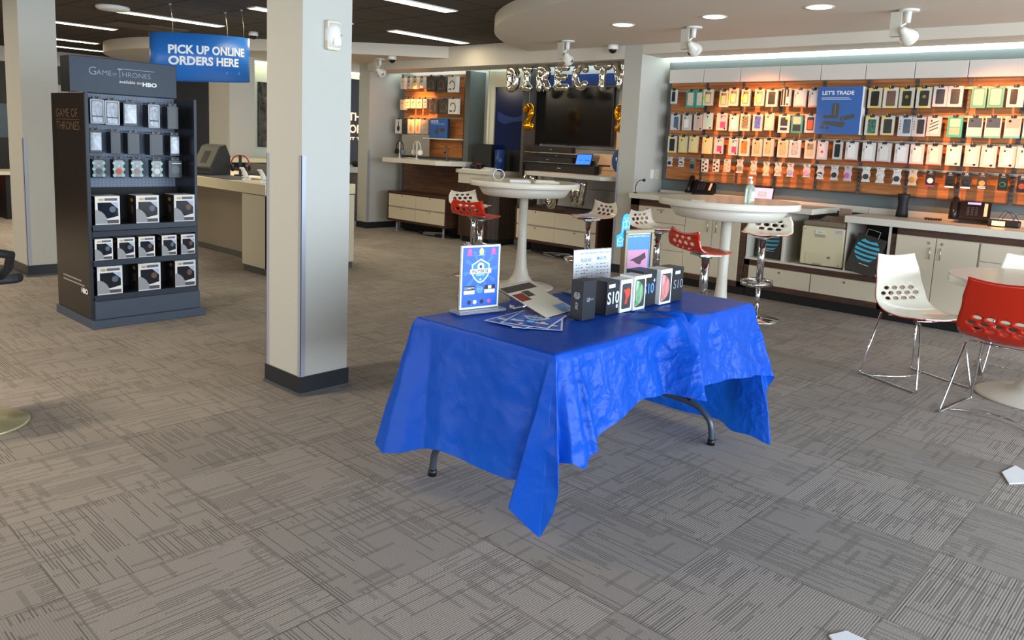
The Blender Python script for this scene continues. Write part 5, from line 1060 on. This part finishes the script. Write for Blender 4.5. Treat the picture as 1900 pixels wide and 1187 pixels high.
t = thing('device_kiosk', 'dark wedge-shaped device kiosk with a small black screen on the island desk', 'kiosk', (4.36, 8.72, Zd), math.radians(-74))
KM = mat('kiosk_grey', '#44453a', .45); KD = mat('kiosk_dark', '#2c2f30', .45)
MB().add([(-.15, -.13, 0), (.15, -.13, 0), (.15, .17, 0), (-.15, .17, 0), (-.15, -.13, .09), (.15, -.13, .09), (-.15, .02, .34), (.15, .02, .34), (-.15, .10, .36), (.15, .10, .36), (-.15, .17, .22), (.15, .17, .22)], [(0, 3, 2, 1), (0, 1, 5, 4), (4, 5, 7, 6), (6, 7, 9, 8), (8, 9, 11, 10), (10, 11, 2, 3), (0, 4, 6, 8, 10, 3), (1, 2, 11, 9, 7, 5)]).build('housing', KD, t, .004)
SM = FR((0, -.131, .09), (1, 0, 0), (0, .15, .25)); flat('face_plate', rect(-.14, .14, .01, .28), SM, KM, t, .003); flat('screen', rect(-.05, .05, .06, .22), SM, BLACK, t, .001, .003); MB().box(-.14, .14, -.135, -.13, .03, .05).build('slot_bar', KM, t)
t = thing('headphones', 'black and red headphones on a dark stand on the island desk', 'headphones', (4.62, 8.50, Zd), math.radians(-40))
MB().box(-.06, .06, -.06, .06, 0, .02).build('stand_foot', BLACK, t, .004); MB().box(-.016, .016, -.008, .008, .02, .24).build('stand_post', BLACK, t); MB().tube([(.10*math.cos(a), 0, .145+.10*math.sin(a)) for a in [-.25+(PI+.5)*k/24 for k in range(25)]], .008, 8).build('headband', mat('headband_red', '#8e1f1c', .3), t)
for s in (-1, 1): MB().lathe([(.036, -.015), (.042, 0), (.036, .018)], 18, M=Matrix.Translation((s*.085, 0, .095)) @ Matrix.Rotation(PI/2, 4, 'Y') @ Matrix.Rotation(s*.3, 4, 'X')).build('ear_cup', BLACK, t)
t = thing('display_mat', 'dark display mat along the front edge of the island desk', 'mat', (4.30, 8.25, Zd)); MB().box(-.15, .25, -.35, .62, 0, .006).build('mat', mat('mat_slate', '#3a3b46', .5), t)
t = thing('tablet', 'dark tablet facing away on the island desk', 'tablet', (4.85, 8.55, Zd), math.radians(-30)); SM = FR((0, 0, 0), (1, 0, 0), (0, -.35, .93)); flat('body', rrect(-.12, .12, 0, .16, .012), SM, mat('tablet_back', '#4a463f', .45), t, .009); MB().box(-.04, .04, -.02, .07, 0, .012).build('stand_foot', BLACK, t)
for k, (x, y) in enumerate(((4.27, 7.72), (4.25, 7.32))):
    t = thing('phone_stand', ['white phone stand on the island desk, left of two', 'white phone stand on the island desk beside the central pillar'][k], 'phone stand', (x, y, Zd), math.radians(-40), 'white phone stands'); MB().box(-.04, .04, -.04, .04, 0, .03).build('foot', WHITEPL, t, .004); MB().tube([(0, -.01, .03), (-.02, 0, .08), (-.045, .0, .13)], [.028, .024, .020], 12).build('stem', WHITEPL, t); MB().box(-.07, -.035, -.03, .03, .125, .14).build('head', WHITEPL, t, .003)
t = thing('brochure', 'white brochure lying on the island desk by the headphones', 'brochure', (4.72, 8.42, Zd), .5); MB().box(-.10, .10, -.07, .07, 0, .008).build('pages', PAPER, t)
# rear console, poster, cut-off screen
t = thing('rear_console', 'dark wood console with a pale top before the glowing poster wall', 'console', (5.6, 10.72, 0)); MB().box(0, 2.0, 0, .5, .10, .93).build('body', WALNUT_H, t); MB().box(-.01, 1.9, -.02, .5, 1.0, 1.06).build('top', DSK, t, .003); MB().box(0, 1.9, .05, .5, .93, 1.0).build('recess', BLACK, t); MB().box(.05, 1.85, .05, .45, 0, .10).build('toe', BLACK, t)
t = thing('wall_poster', 'tall dark speckled poster on the pale wall beyond the island desk', 'poster', (6.80, 11.94, 1.21)); MB().box(0, .9, -.02, 0, 0, 1.06).build('backing', BLACK, t); flat('print', rect(.005, .895, .005, 1.055), FRONT(-.0205), wood('poster_print', '#16130f', '#6b5f55', (9, 9, 7), .5), t, .001)
t = thing('wall_screen', 'dark wall screen with orange-white letters in the gap right of the central pillar', 'screen', (8.05, 11.52, .95)); MB().box(0, 1.0, 0, .06, 0, 1.5).build('housing', BLACK, t); f = FRONT(-.0005)
LT = mat('lit_lettering', '#ffb08a', .5, emit=1.3)
text('THIS', f, .26, .68, .78, .92, LT, t, .02); text('FOR', f, .20, .56, .56, .71, LT, t, .02); text('BEST TEST', f, .14, .72, .44, .49, LT, t, .02)
t = thing('rear_counter', 'white counter under the cut-off screen behind the central pillar', 'counter', (7.9, 11.0, 0)); MB().box(0, 1.4, 0, .5, .84, .93).build('top', WHITE, t); MB().box(.05, 1.35, .05, .45, 0, .84).build('body', WALNUT, t)
t = thing('speaker', 'small black rounded gadget on the counter under the cut-off screen', 'speaker', (8.25, 11.2, .93)); MB().sphere((0, 0, .05), .07, 16, 10, (1, 1, .72)).build('body', BLACK, t)
# far left: dark panels, white table and orange seat beyond the left pillar
t = thing('wall_panel', 'dark framed panel on the far wall at the left edge', 'wall panel', (3.2, 16.19, .30)); MB().box(0, 1.5, -.03, 0, 0, 2.15).build('frame', mat('far_panel', '#35322f', .6), t); MB().box(.45, 1.25, -.05, -.03, .85, 1.45).build('screen', mat('far_screen', '#4f5860', .3), t)
t = thing('low_table', 'white-edged table seen left of the left pillar', 'table', (3.0, 13.6, 0)); MB().box(-.8, .75, -.35, .35, .66, .71).build('top', WHITE, t); MB().box(-.7, -.6, -.3, .3, 0, .66).build('leg', MATTBLK, t); MB().box(.5, .6, -.3, .3, 0, .66).build('leg', MATTBLK, t)
t = thing('bench', 'orange seat behind the white-edged table at the left edge', 'bench', (3.1, 14.6, 0)); MB().box(-.9, .7, -.3, .3, .40, .55).build('seat', mat('orange_seat', '#d2541f', .5), t, .03); MB().box(-.9, .7, .2, .3, .55, .95).build('backrest', mat('orange_seat', '#d2541f', .5), t, .03); MB().box(-.8, .6, -.2, .2, 0, .40).build('base', MATTBLK, t)
t = thing('notice', 'pale notice on the far wall between the left pillar and the dark stand', 'notice', (5.05, 16.19, 1.35)); MB().box(0, .3, -.02, 0, 0, .8).build('sheet', mat('notice_grey', '#b7b2a8', .6), t)
# ================================================================ headphone bay (left of the three)
def yy(y, y0): return y0-y
YB = 9.95
t = thing('headphone_display_wall', 'wood-slat headphone display with hooks above a floating white shelf', 'display wall', (8.20, YB, 0), WX)
MB().box(yy(9.88, YB), yy(8.50, YB), 0, .21, 1.20, 2.44).build('slat_panel', SLAT, t); MB().box(yy(9.93, YB), yy(9.87, YB), -.02, .21, 0, 2.47).build('end_post', mat('bay_post', '#5d625e', .5), t)
MB().box(yy(9.85, YB), yy(8.50, YB), .0, .21, .56, 1.09).build('lower_panel', wood('bay_lower_wood', '#4f3222', '#6b4630', (2.5, 8, 30), .5), t)
MB().box(yy(9.72, YB), yy(9.07, YB), -.16, -.15, 1.20, 1.53).build('clear_riser', mat('riser_film', '#c9c5b8', .2, trans=.5), t); MB().box(yy(9.2, YB), yy(8.40, YB), -.18, 0, 1.466, 1.486).build('small_shelf', WHITE, t)
for z in (2.41, 2.09, 1.79): MB().box(yy(9.86, YB), yy(8.52, YB), -.015, .0, z-.01, z+.01).build('rail', RAILM, t)
dv_ = thing('bay_divider', 'dark grey upright divider between the headphone shelves and the doorway bay', 'divider', (8.1, 8.278, 0)); MB().box(0, .32, 0, .10, 0, 2.471).build('panel', mat('divider_grey', '#5b5f5b', .5), dv_)
t = thing('floating_shelf', 'thick white floating shelf under the headphone display', 'shelf', (7.58, 9.62, 1.09), WX)
MB().prism([(0, 0), (1.22, 0), (1.38, .16), (1.45, .38), (1.45, .62), (0, .62)], TOP(), 0, .068).build('slab', WHITE, t, .004)
# hanging packs in the bay
def bay_pack(y, z, w, h, bc, p1, label, shape='phones', dep=.06, x=8.04):
    t = thing('headphone_pack', label, 'headphone pack', (x, y, z), WX+R.uniform(-.08, .08), 'boxed headphones in the bay')
    MB().box(-w/2, w/2, 0, dep, 0, h).build('carton', mat('pack_'+bc, bc, .4), t, .002); f = FRONT(-.0003)
    MB().tube([(0, dep+.1, h+.02), (0, -.01, h+.016), (0, -.02, h+.03)], .004, 6).build('hook', HOOKM, t); MB().box(-.02, .02, .0, .008, h-.004, h+.02).build('hang_tab', TABM, t)
    pm = mat('pic_'+p1, p1, .4)
    if shape == 'collar':
        pts = [(w*(.02+.30*math.cos(a)), h*.42+h*.30*math.sin(a)) for a in [-.9+(PI+.5)*k/14 for k in range(15)]]
        MB().tube([(u, -.002, v) for u, v in pts], .006, 6).build('collar_print', pm, t); flat('bud_print', rect(-w*.34, -w*.05, h*.16, h*.24), f, pm, t, .001); flat('bud_print', rect(w*.12, w*.20, h*.14, h*.26), f, pm, t, .001)
    elif shape == 'over': flat('cup_print', disc(0, h*.36, w*.22, 16, h*.20), f, pm, t, .0012); MB().tube([(w*.05, -.002, h*.5), (w*.03, -.002, h*.86)], .006, 6).build('band_print', pm, t)
    else: flat('bud_print', disc(-w*.12, h*.6, w*.13, 12), f, pm, t, .001); flat('bud_print', disc(w*.16, h*.66, w*.12, 12), f, pm, t, .001); flat('wire_print', rect(-w*.2, w*.2, h*.28, h*.34), f, pm, t, .001)
B3 = ['top', 'second', 'third']
for k, (y, z, w, h, bc, p, lab, sh) in enumerate(((9.735, 2.227, .10, .175, '#e9d9c6', '#d9a070', 'cream earbud pack', 'bud'), (9.586, 2.228, .085, .172, '#d9c4a8', '#3a2b2a', 'slim tan earbud pack', 'bud'), (9.443, 2.226, .10, .172, '#d9c8a0', '#6a4c2c', 'yellowish earbud pack', 'bud'), (9.28, 2.232, .085, .16, '#cfc6ba', '#2a2a30', 'dark-topped earbud pack', 'bud'), (9.067, 2.177, .185, .23, '#4d463e', '#7a6a54', 'brown-grey neckband box', 'collar'), (8.837, 2.174, .18, .225, '#4b443d', '#6f6250', 'brown-grey neckband box', 'collar'), (8.60, 2.164, .20, .228, '#e6e2d8', '#26262a', 'white neckband box', 'collar'))): bay_pack(y, z, w, h, bc, p, '%s, %s from left, top row of headphone bay' % (lab, ORD[k]), sh)
for k, (y, z, w, h, bc, p, lab, sh) in enumerate(((9.73, 1.904, .115, .16, '#ecd3b8', '#e0a87a', 'cream earbud pack', 'bud'), (9.604, 1.928, .09, .14, '#eed3b2', '#4a2f28', 'slim cream earbud pack', 'bud'), (9.472, 1.929, .11, .14, '#f2dcb4', '#4a2f28', 'cream earbud pack', 'bud'), (9.324, 1.929, .115, .14, '#f0d6ae', '#5a3a2c', 'cream earbud pack', 'bud'), (9.19, 1.93, .085, .145, '#8f9398', '#3a4a5c', 'grey-blue earbud pack', 'bud'), (9.012, 1.848, .175, .21, '#7a6148', '#b98d5a', 'tan neckband box', 'collar'), (8.767, 1.85, .19, .21, '#51473c', '#7c6a52', 'brown neckband box', 'collar'), (8.57, 1.845, .20, .225, '#e6e0d2', '#26262a', 'white neckband box', 'collar'))): bay_pack(y, z, w, h, bc, p, '%s, %s from left, second row of headphone bay' % (lab, ORD[k]), sh)
for k, (y, z, w, h, bc, p, lab, sh) in enumerate(((9.80, 1.531, .155, .225, '#d6cfc6', '#1d1c1e', 'pale box with black headphones', 'over'), (9.645, 1.523, .13, .23, '#3a3632', '#2a2724', 'plain dark headphone box', 'none'), (9.495, 1.536, .15, .225, '#f0cfae', '#d99a5c', 'peach box with gold headphones', 'over'), (9.33, 1.54, .13, .225, '#f0d0ae', '#d99a5c', 'second peach box with gold headphones', 'over'), (9.18, 1.536, .14, .22, '#b9a692', '#a38f7c', 'plain taupe headphone box', 'none'))): bay_pack(y, z, w, h, bc, p, '%s, %s from left, third row of headphone bay' % (lab, ORD[k]), sh, .12, 8.03)
t = thing('promotion_sign', 'blue SAVE 25% box sign on the small shelf of the headphone bay', 'sign', (8.03, 9.05, 1.488), WX)
MB().box(0, .40, 0, .05, 0, .29).build('sign_box', mat('sign_edge', '#2a2e3c', .4), t, .002); f = FRONT(-.0003); flat('face', rect(.004, .396, .004, .286), f, DBLUE, t, .001); text('SAVE 25%', f, .025, .19, .225, .265, LITETXT, t, .02, .0016); flat('small_print', rect(.025, .33, .205, .212), f, mat('print_pale', '#b9c2d4', .5), t, .0005, .001); flat('gadget_print', [(.12, .06), (.13, .12), (.155, .18), (.165, .12), (.20, .17), (.20, .08), (.18, .05)], f, G1, t, .0005, .001); flat('gadget_print', rrect(.23, .34, .09, .15, .02), f, G1, t, .0005, .001)
for k, (y, c1, lab) in enumerate(((9.40, '#1a191b', 'black headphones on a slim stand on the floating shelf'), (9.0, '#d9cfbd', 'white headphones on a slim stand on the floating shelf'))):
    t = thing('headphones', lab, 'headphones', (7.74, y, 1.158), WX-.2); m_ = mat('phones_'+c1, c1, .3)
    MB().cyl((0, 0), .035, 0, .008, 18).box(-.007, .007, -.007, .007, .008, .25).build('stand', WHITEPL, t); MB().tube([(.115*math.cos(a), 0, .15+.115*math.sin(a)) for a in [-.1+(PI+.2)*q/24 for q in range(25)]], .008, 8).build('headband', m_, t)
    for s in (-1, 1): MB().lathe([(.035, -.018), (.044, 0), (.036, .02)], 18, M=Matrix.Translation((s*.098, 0, .10)) @ Matrix.Rotation(PI/2, 4, 'Y') @ Matrix.Rotation(s*.35, 4, 'X')).build('ear_cup', m_, t)
    if k == 1: MB().tube(cat_rom([(0, .02, .01), (-.12, .03, .01), (-.22, 0, .012), (-.32, -.02, .005)], 5), .005, 6).build('cable', WHITEPL, t)
t = thing('earpiece_stand', 'clear stand with a small black earpiece at the right end of the floating shelf', 'earpiece', (7.76, 8.36, 1.158), WX); MB().box(-.012, .012, -.012, .012, 0, .20).cyl((0, 0), .035, 0, .006, 18).build('stand', ACRYL, t); MB().sphere((-.03, -.01, .125), .018, 10, 8, (1.6, 1, .7)).sphere((0, -.012, .215), .013, 10, 8).build('earpiece', BLACK, t)
def drawer_unit(label, y0, y1, x):
    L = y0-y1; t = thing('drawer_unit', label, 'drawer unit', (x, y0, 0), WX)
    MB().box(0, L, 0, .42, .605, .635).box(0, L, 0, .42, .17, .20).box(0, .025, 0, .42, .20, .605).box(L-.025, L, 0, .42, .20, .605).box(.02, L-.02, .02, .41, .2, .6).build('walnut_case', WALNUT_H, t)
    for z0, z1 in ((.405, .595), (.205, .385)):
        for a, b in ((.03, L/2-.002), (L/2+.002, L-.03)):
            d = MB().box(a, b, -.002, .015, z0, z1).build('drawer', FACE_W, t, .001); MB().sphere(((a+b)/2, -.006, z1-.02), .010, 10, 8).build('knob', LOCKM, d)
    MB().box(.03, L-.03, .0, .012, .387, .403).build('mid_rail', mat('rail_grey', '#8d8a80', .4), t)
    for a in (.12, L-.15): MB().cyl((a, .10), .016, 0, .17, 14).cyl((a, .10), .03, 0, .012, 14).build('leg', ALU, t)
    MB().box(.05, L-.05, .30, .40, 0, .17).build('back_plinth', BLACK, t)
drawer_unit('low walnut drawer unit with four cream drawers under the headphone shelf', 9.74, 8.38, 7.80)
drawer_unit('low walnut drawer unit with four cream drawers under the television', 7.01, 5.63, 7.80)
for x, y, lab in ((7.95, 8.75, 'tangled dark cables on the floor under the headphone drawers'), (7.9, 6.3, 'looped cable on the floor under the television drawers')):
    t = thing('cable_tangle', lab, 'cables', (x, y, 0)); pts = [(R.uniform(-.06, .06)+.0, .35*math.sin(k*.7)+R.uniform(-.05, .05), .012+.05*abs(math.sin(k*1.3))) for k in range(16)]
    MB().tube(cat_rom(pts, 5), .007, 6).build('cable', BLACK, t); MB().tube(cat_rom([(p[0]-.03, p[1]*.6, p[2]*1.2) for p in pts[::2]], 6), .005, 6).build('cable', mat('cable_grey', '#8d8a86', .5), t)
# ================================================================ doorway bay (middle) with its counter
t = thing('bay_counter', 'white-topped walnut counter with a chamfered corner between the bays', 'counter', (7.86, 8.27, 0), WX)
MB().prism([(0, 0), (.66, 0), (.78, .12), (.78, .54), (0, .54)], TOP(), 1.005, 1.06).build('top', WHITE, t, .004); MB().prism([(.02, .04), (.64, .04), (.75, .15), (.75, .54), (.02, .54)], TOP(), .86, 1.005).build('white_band', WHITE, t)
MB().prism([(.03, .06), (.63, .06), (.74, .17), (.74, .54), (.03, .54)], TOP(), .09, .86).build('body', wood('counter_wood', '#2f2118', '#4a3324', (30, 30, 2.5), .45), t); MB().prism([(.05, .12), (.60, .12), (.70, .2), (.70, .55), (.05, .55)], TOP(), 0, .09).build('toe_kick', BLACK, t)
t = thing('doorway_frame', 'cream framed dark blue panel like a door in the middle bay', 'frame', (8.14, 7.93, 1.06), WX+math.radians(14))
CR = mat('door_frame_cream', '#cfc6ab', .45); MB().box(0, .10, 0, .06, 0, 1.40).box(.60, .74, 0, .06, 0, 1.40).box(.10, .60, 0, .06, 1.18, 1.40).box(.0, .03, -.03, 0, 0, 1.405).build('frame', CR, t, .003)
MB().box(.10, .60, .03, .05, 0, 1.18).build('screen', mat('dark_blue_screen', '#101c44', .12), t); flat('screen_swirl', [(.14, .72), (.25, .66), (.40, .70), (.56, .72), (.56, .80), (.42, .76), (.28, .78), (.14, .84)], FRONT(.0295), mat('screen_swirl', '#16316c', .2), t, .0006); MB().box(.11, .59, .026, .03, .0, .30).build('lower_panel', BLACK, t)
t = thing('speaker', 'large black box speaker on the counter in the middle bay', 'speaker', (7.94, 8.02, 1.06), WX+.1); MB().add([(0, 0, 0), (.34, 0, 0), (.34, .14, 0), (0, .14, 0), (.035, .03, .37), (.32, .03, .37), (.32, .13, .37), (.035, .13, .37)], [(0, 3, 2, 1), (4, 5, 6, 7), (0, 1, 5, 4), (1, 2, 6, 5), (2, 3, 7, 6), (3, 0, 4, 7)]).build('body', MATTBLK, t, .012)
t = thing('canister', 'dark blue cylinder standing beside the black box speaker', 'canister', (8.03, 7.56, 1.06)); MB().cyl((0, 0), .072, 0, .30, 28).build('body', mat('canister_blue', '#17366e', .35), t)
t = thing('gadget', 'small black gadget with a grey outlined face before the box speaker', 'gadget', (7.885, 7.98, 1.06), WX); MB().box(-.02, .20, -.01, .05, 0, .075).build('body', BLACK, t, .012); flat('outline', rrect(.0, .11, .012, .062, .015), FRONT(-.0105), mat('outline_grey', '#5c5c5c', .4), t, .001); flat('face', rrect(.008, .102, .018, .056, .012), FRONT(-.0115), BLACK, t, .001); MB().box(.08, .18, .02, .05, .075, .095).build('red_tag', mat('tag_red', '#8a2a2c', .4), t)
t = thing('leaflet_tray', 'white sloping tray with blue and dark leaflets on the middle bay counter', 'tray', (7.875, 8.16, 1.06), WX); MB().add([(0, 0, 0), (.62, 0, 0), (.62, .09, 0), (0, .09, 0), (0, 0, .012), (.62, 0, .012), (.62, .09, .045), (0, .09, .045)], [(0, 3, 2, 1), (4, 5, 6, 7), (0, 1, 5, 4), (1, 2, 6, 5), (2, 3, 7, 6), (3, 0, 4, 7)]).build('tray', WHITEPL, t)
SM = FR((0, 0, .0125), (1, 0, 0), (0, .09, .033)); flat('leaflet', rect(.02, .20, .008, .085), SM, mat('leaflet_blue', '#3a548c', .4), t, .002); flat('leaflet', rect(.23, .37, .008, .085), SM, mat('leaflet_maroon', '#4a2422', .4), t, .002)
t = thing('speaker', 'pair of slim black speakers by the grey divider on the middle bay counter', 'speaker', (8.12, 8.17, 1.06)); MB().cyl((0, 0), .025, 0, .13, 14).cyl((.0, -.07), .025, 0, .12, 14).build('body', BLACK, t)
# ================================================================ television bay
t = thing('bay_upright', 'dark brown upright panel at the left of the television bay', 'upright', (8.0, 7.15, 0), WX); MB().box(0, .05, 0, .34, 0, 2.471).build('panel', mat('frame_brown', '#4d453d', .45), t)
t = thing('bay_upright', 'dark brown upright strip against the pier at the right of the television bay', 'upright', (8.0, 5.33, 0), WX); MB().box(0, .05, 0, .05, 0, 2.471).build('panel', mat('frame_brown', '#4d453d', .45), t)
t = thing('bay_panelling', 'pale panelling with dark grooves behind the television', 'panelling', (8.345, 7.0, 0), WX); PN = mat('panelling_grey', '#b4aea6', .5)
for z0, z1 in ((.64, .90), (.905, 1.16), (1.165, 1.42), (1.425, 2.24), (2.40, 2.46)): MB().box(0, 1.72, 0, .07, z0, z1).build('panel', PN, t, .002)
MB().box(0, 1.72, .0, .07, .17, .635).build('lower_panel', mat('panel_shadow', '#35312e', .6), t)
t = thing('banner', 'blue strip panel above the television behind the silver letters', 'banner', (8.30, 6.97, 2.255), WX); MB().box(0, 1.66, 0, .035, 0, .14).build('panel', mat('banner_blue', '#24407e', .35), t)
t = thing('television', 'large black flat television on the bay wall', 'television', (8.22, 7.085, 1.468), WX); TVB = mat('tv_bezel', '#0c0c0d', .25)
MB().box(0, 1.275, 0, .05, 0, .75).build('housing', TVB, t, .004); flat('screen', rect(.012, 1.263, .02, .738), FRONT(-.0003), mat('tv_glass', '#0b0806', .16, spec=.7), t, .001); MB().box(.3, .97, .05, .12, .15, .6).build('wall_mount', MATTBLK, t); MB().box(.55, .72, .004, .02, -.012, 0).build('sensor_bar', DGREY, t)
t = thing('tv_shelf', 'white floating shelf with chamfered ends under the television', 'shelf', (7.63, 6.82, 1.06), WX); MB().prism([(0, .1), (.12, 0), (1.30, 0), (1.52, .22), (1.52, .70), (0, .70)], TOP(), 0, .05).build('slab', WHITE, t, .004)
def sbar(label, y0, y1, z, h, x=7.93, dep=.10):
    t = thing('soundbar', label, 'soundbar', (x, y0, z), WX, 'soundbars stacked under the television'); MB().box(0, y0-y1, 0, dep, 0, h).build('body', MATTBLK, t, .008); flat('badge', rect((y0-y1)*.48, (y0-y1)*.53, h*.45, h*.55), FRONT(-.0005), SILV, t, .0008)
sbar('thick black soundbar resting on the white television shelf', 6.99, 5.83, 1.111, .110); sbar('long black soundbar on the lower glass shelf', 7.02, 6.20, 1.237, .064); sbar('black soundbar between the two glass shelves', 6.80, 6.12, 1.303, .045); sbar('black soundbar on top of the upper glass shelf', 6.90, 6.22, 1.362, .078)
for z, y0, y1, lab in ((1.228, 7.0, 6.0, 'lower clear glass shelf among the stacked soundbars'), (1.352, 6.98, 6.05, 'upper clear glass shelf among the stacked soundbars')): t = thing('glass_shelf', lab, 'glass shelf', (7.9, y0, z), WX); MB().box(0, y0-y1, 0, .42, 0, .007).build('pane', mat('shelf_glass', '#cfe0dc', .05, trans=.8), t)
t = thing('tablet', 'small tablet with a bright blue screen on the soundbars', 'tablet', (7.90, 6.05, 1.222), WX+.1); SM = FR((-.02, 0, 0), (1, 0, .03), (.03, .30, .95)); flat('body', rrect(-.045, .185, 0, .150, .008), SM, BLACK, t, .008); flat('screen', rect(-.035, .175, .01, .138), SM, mat('tablet_blue', '#1d62f0', .3, emit=.9), t, .0008, .008); flat('screen_mark', rect(-.0, .05, .060, .068), SM, INK, t, .0004, .0088); flat('screen_mark', rect(.09, .15, .060, .068), SM, INK, t, .0004, .0088); MB().box(-.02, .16, .06, .12, 0, .06).build('stand', MATTBLK, t)
t = thing('remote_control', 'black remote on the soundbar beside the blue tablet', 'remote', (7.95, 5.80, 1.222), WX); MB().box(0, .16, 0, .045, 0.0, .02).build('body', BLACK, t, .005)
t = thing('round_sign', 'round blue number one sign partly hidden by the pier', 'sign', (8.05, 5.50, 1.30), WX); MB().prism(disc(0, 0, .165, 40), FRONT(0), -.012, 0).build('disc', mat('round_sign_blue', '#27548f', .4), t)
f = FRONT(0); text("'1", f, -.105, -.035, -.06, .045, LITETXT, t, .035); flat('pale_dot', disc(-.03, .10, .022, 16), f, mat('print_pale', '#b9c2d4', .5), t, .001); [flat('print_line', rect(-.02, .10, .03-.035*k, .045-.035*k), f, mat('print_blue_pale', '#6f8fb8', .5), t, .001) for k in range(3)]; MB().box(-.01, .01, .012, .28, -.01, .01).build('bracket', ALU, t)
# ================================================================ foil balloons
FOIL = mat('silver_foil', '#d9d4c9', .09, 1); GOLD = mat('gold_foil', '#e09a1c', .12, 1)
def arc(cx_, cy_, rx, ry, a0, a1, n=14): return [(cx_+rx*math.cos(math.radians(a0+(a1-a0)*k/n)), cy_+ry*math.sin(math.radians(a0+(a1-a0)*k/n))) for k in range(n+1)]
GL = {'D': [[(.18, .06), (.18, .94)], [(.18, .94)]+arc(.40, .5, .40, .44, 90, -90)+[(.18, .06)]], 'I': [[(.5, .08), (.5, .92)], [(.22, .93), (.78, .93)], [(.22, .07), (.78, .07)]],
 'R': [[(.18, .05), (.18, .94)], [(.18, .93)]+arc(.46, .72, .32, .21, 90, -90)+[(.18, .51)], [(.46, .50), (.84, .06)]], 'E': [[(.2, .06), (.2, .94)], [(.2, .93), (.84, .93)], [(.2, .5), (.70, .5)], [(.2, .07), (.86, .07)]],
 'C': [arc(.52, .5, .36, .43, 48, 312, 22)], 'T': [[(.5, .05), (.5, .9)], [(.12, .92), (.88, .92)]], 'V': [[(.10, .94), (.5, .07)], [(.5, .07), (.90, .94)]], 'N': [[(.16, .05), (.16, .95)], [(.16, .93), (.84, .07)], [(.84, .05), (.84, .95)]],
 'O': [arc(.5, .5, .36, .43, 0, 360, 28)], 'W': [[(.06, .94), (.28, .07)], [(.28, .07), (.5, .62)], [(.5, .62), (.72, .07)], [(.72, .07), (.94, .94)]],
 '2': [arc(.5, .70, .32, .25, 165, -35, 14)+[(.20, .08)], [(.18, .08), (.86, .08)]], '9': [arc(.5, .68, .30, .26, 0, 360, 24), arc(.36, .50, .44, .44, 22, -95, 12)]}
def balloon(ch, y, z, w, h, m, label, r=.050, x=7.75, rz=0., tilt=0., hang=2.472):
    t = thing('foil_balloon', label, 'balloon', (x, y, z), WX+rz, ('silver' if m is FOIL else 'gold')+' foil balloons'); mb = MB()
    for st in GL[ch]:
        pts = []
        for a, b in zip(st, st[1:]):
            k_ = max(1, int(math.hypot((b[0]-a[0])*w, (b[1]-a[1])*h)/.02)); pts += [(a[0]+(b[0]-a[0])*q/k_, a[1]+(b[1]-a[1])*q/k_) for q in range(k_)]
        pts.append(st[-1]); P = [Vector(((u-.5)*w+tilt*(v-.5)*h, 0, v*h)) for u, v in pts]
        mb.tube(P, [r*(.97+.03*math.sin(i*1.1)) for i in range(len(P))], 12)
        for e in (P[0], P[-1]): mb.sphere(e, r*.96, 12, 8)
    o = mb.build('envelope', m, t); md = o.modifiers.new('remesh', 'REMESH'); md.mode = 'VOXEL'; md.voxel_size = .007; md.use_smooth_shade = True
    sm = o.modifiers.new('smooth', 'SMOOTH'); sm.iterations = 4; sm.factor = .5
    MB().box(-.006, .006, .0, .004, -.028, .004).build('tail', m, t); MB().tube([(0, .0, h-.01), (0, .0, hang-z)], .0012, 5).build('string', PAPER, t)
    return t
ZB = 2.155
for ch, y, w, lab in (('D', 7.108, .22, 'letter D, first of the silver letters'), ('I', 6.865, .17, 'letter I, second of the silver letters'), ('R', 6.58, .22, 'letter R, third of the silver letters'), ('E', 6.29, .22, 'letter E, fourth of the silver letters'), ('C', 5.99, .26, 'letter C, fifth of the silver letters'), ('T', 5.66, .24, 'letter T, sixth of the silver letters'), ('V', 5.395, .21, 'letter V, half hidden by the pier')):
    balloon(ch, y, ZB, w-.02, .29, FOIL, 'silver foil balloon %s before the television' % lab, rz=R.uniform(-.12, .12))
balloon('2', 6.81, 1.66, .17, .30, GOLD, 'gold foil balloon number 2 left of the television', .043)
balloon('9', 5.375, 1.67, .15, .28, GOLD, 'gold foil balloon number 9 at the pier edge', .040)
for ch, y, z, w, lab in (('N', 6.72, .74, .22, 'letter N hidden behind the tall table'), ('O', 6.33, .645, .20, 'letter O hanging under the tall table edge'), ('W', 5.91, .71, .23, 'letter W hanging right of the tall table')): balloon(ch, y, z+.03, w-.03, .27, FOIL, 'silver foil balloon %s' % lab, rz=R.uniform(-.2, .2), x=7.72, hang=1.06)
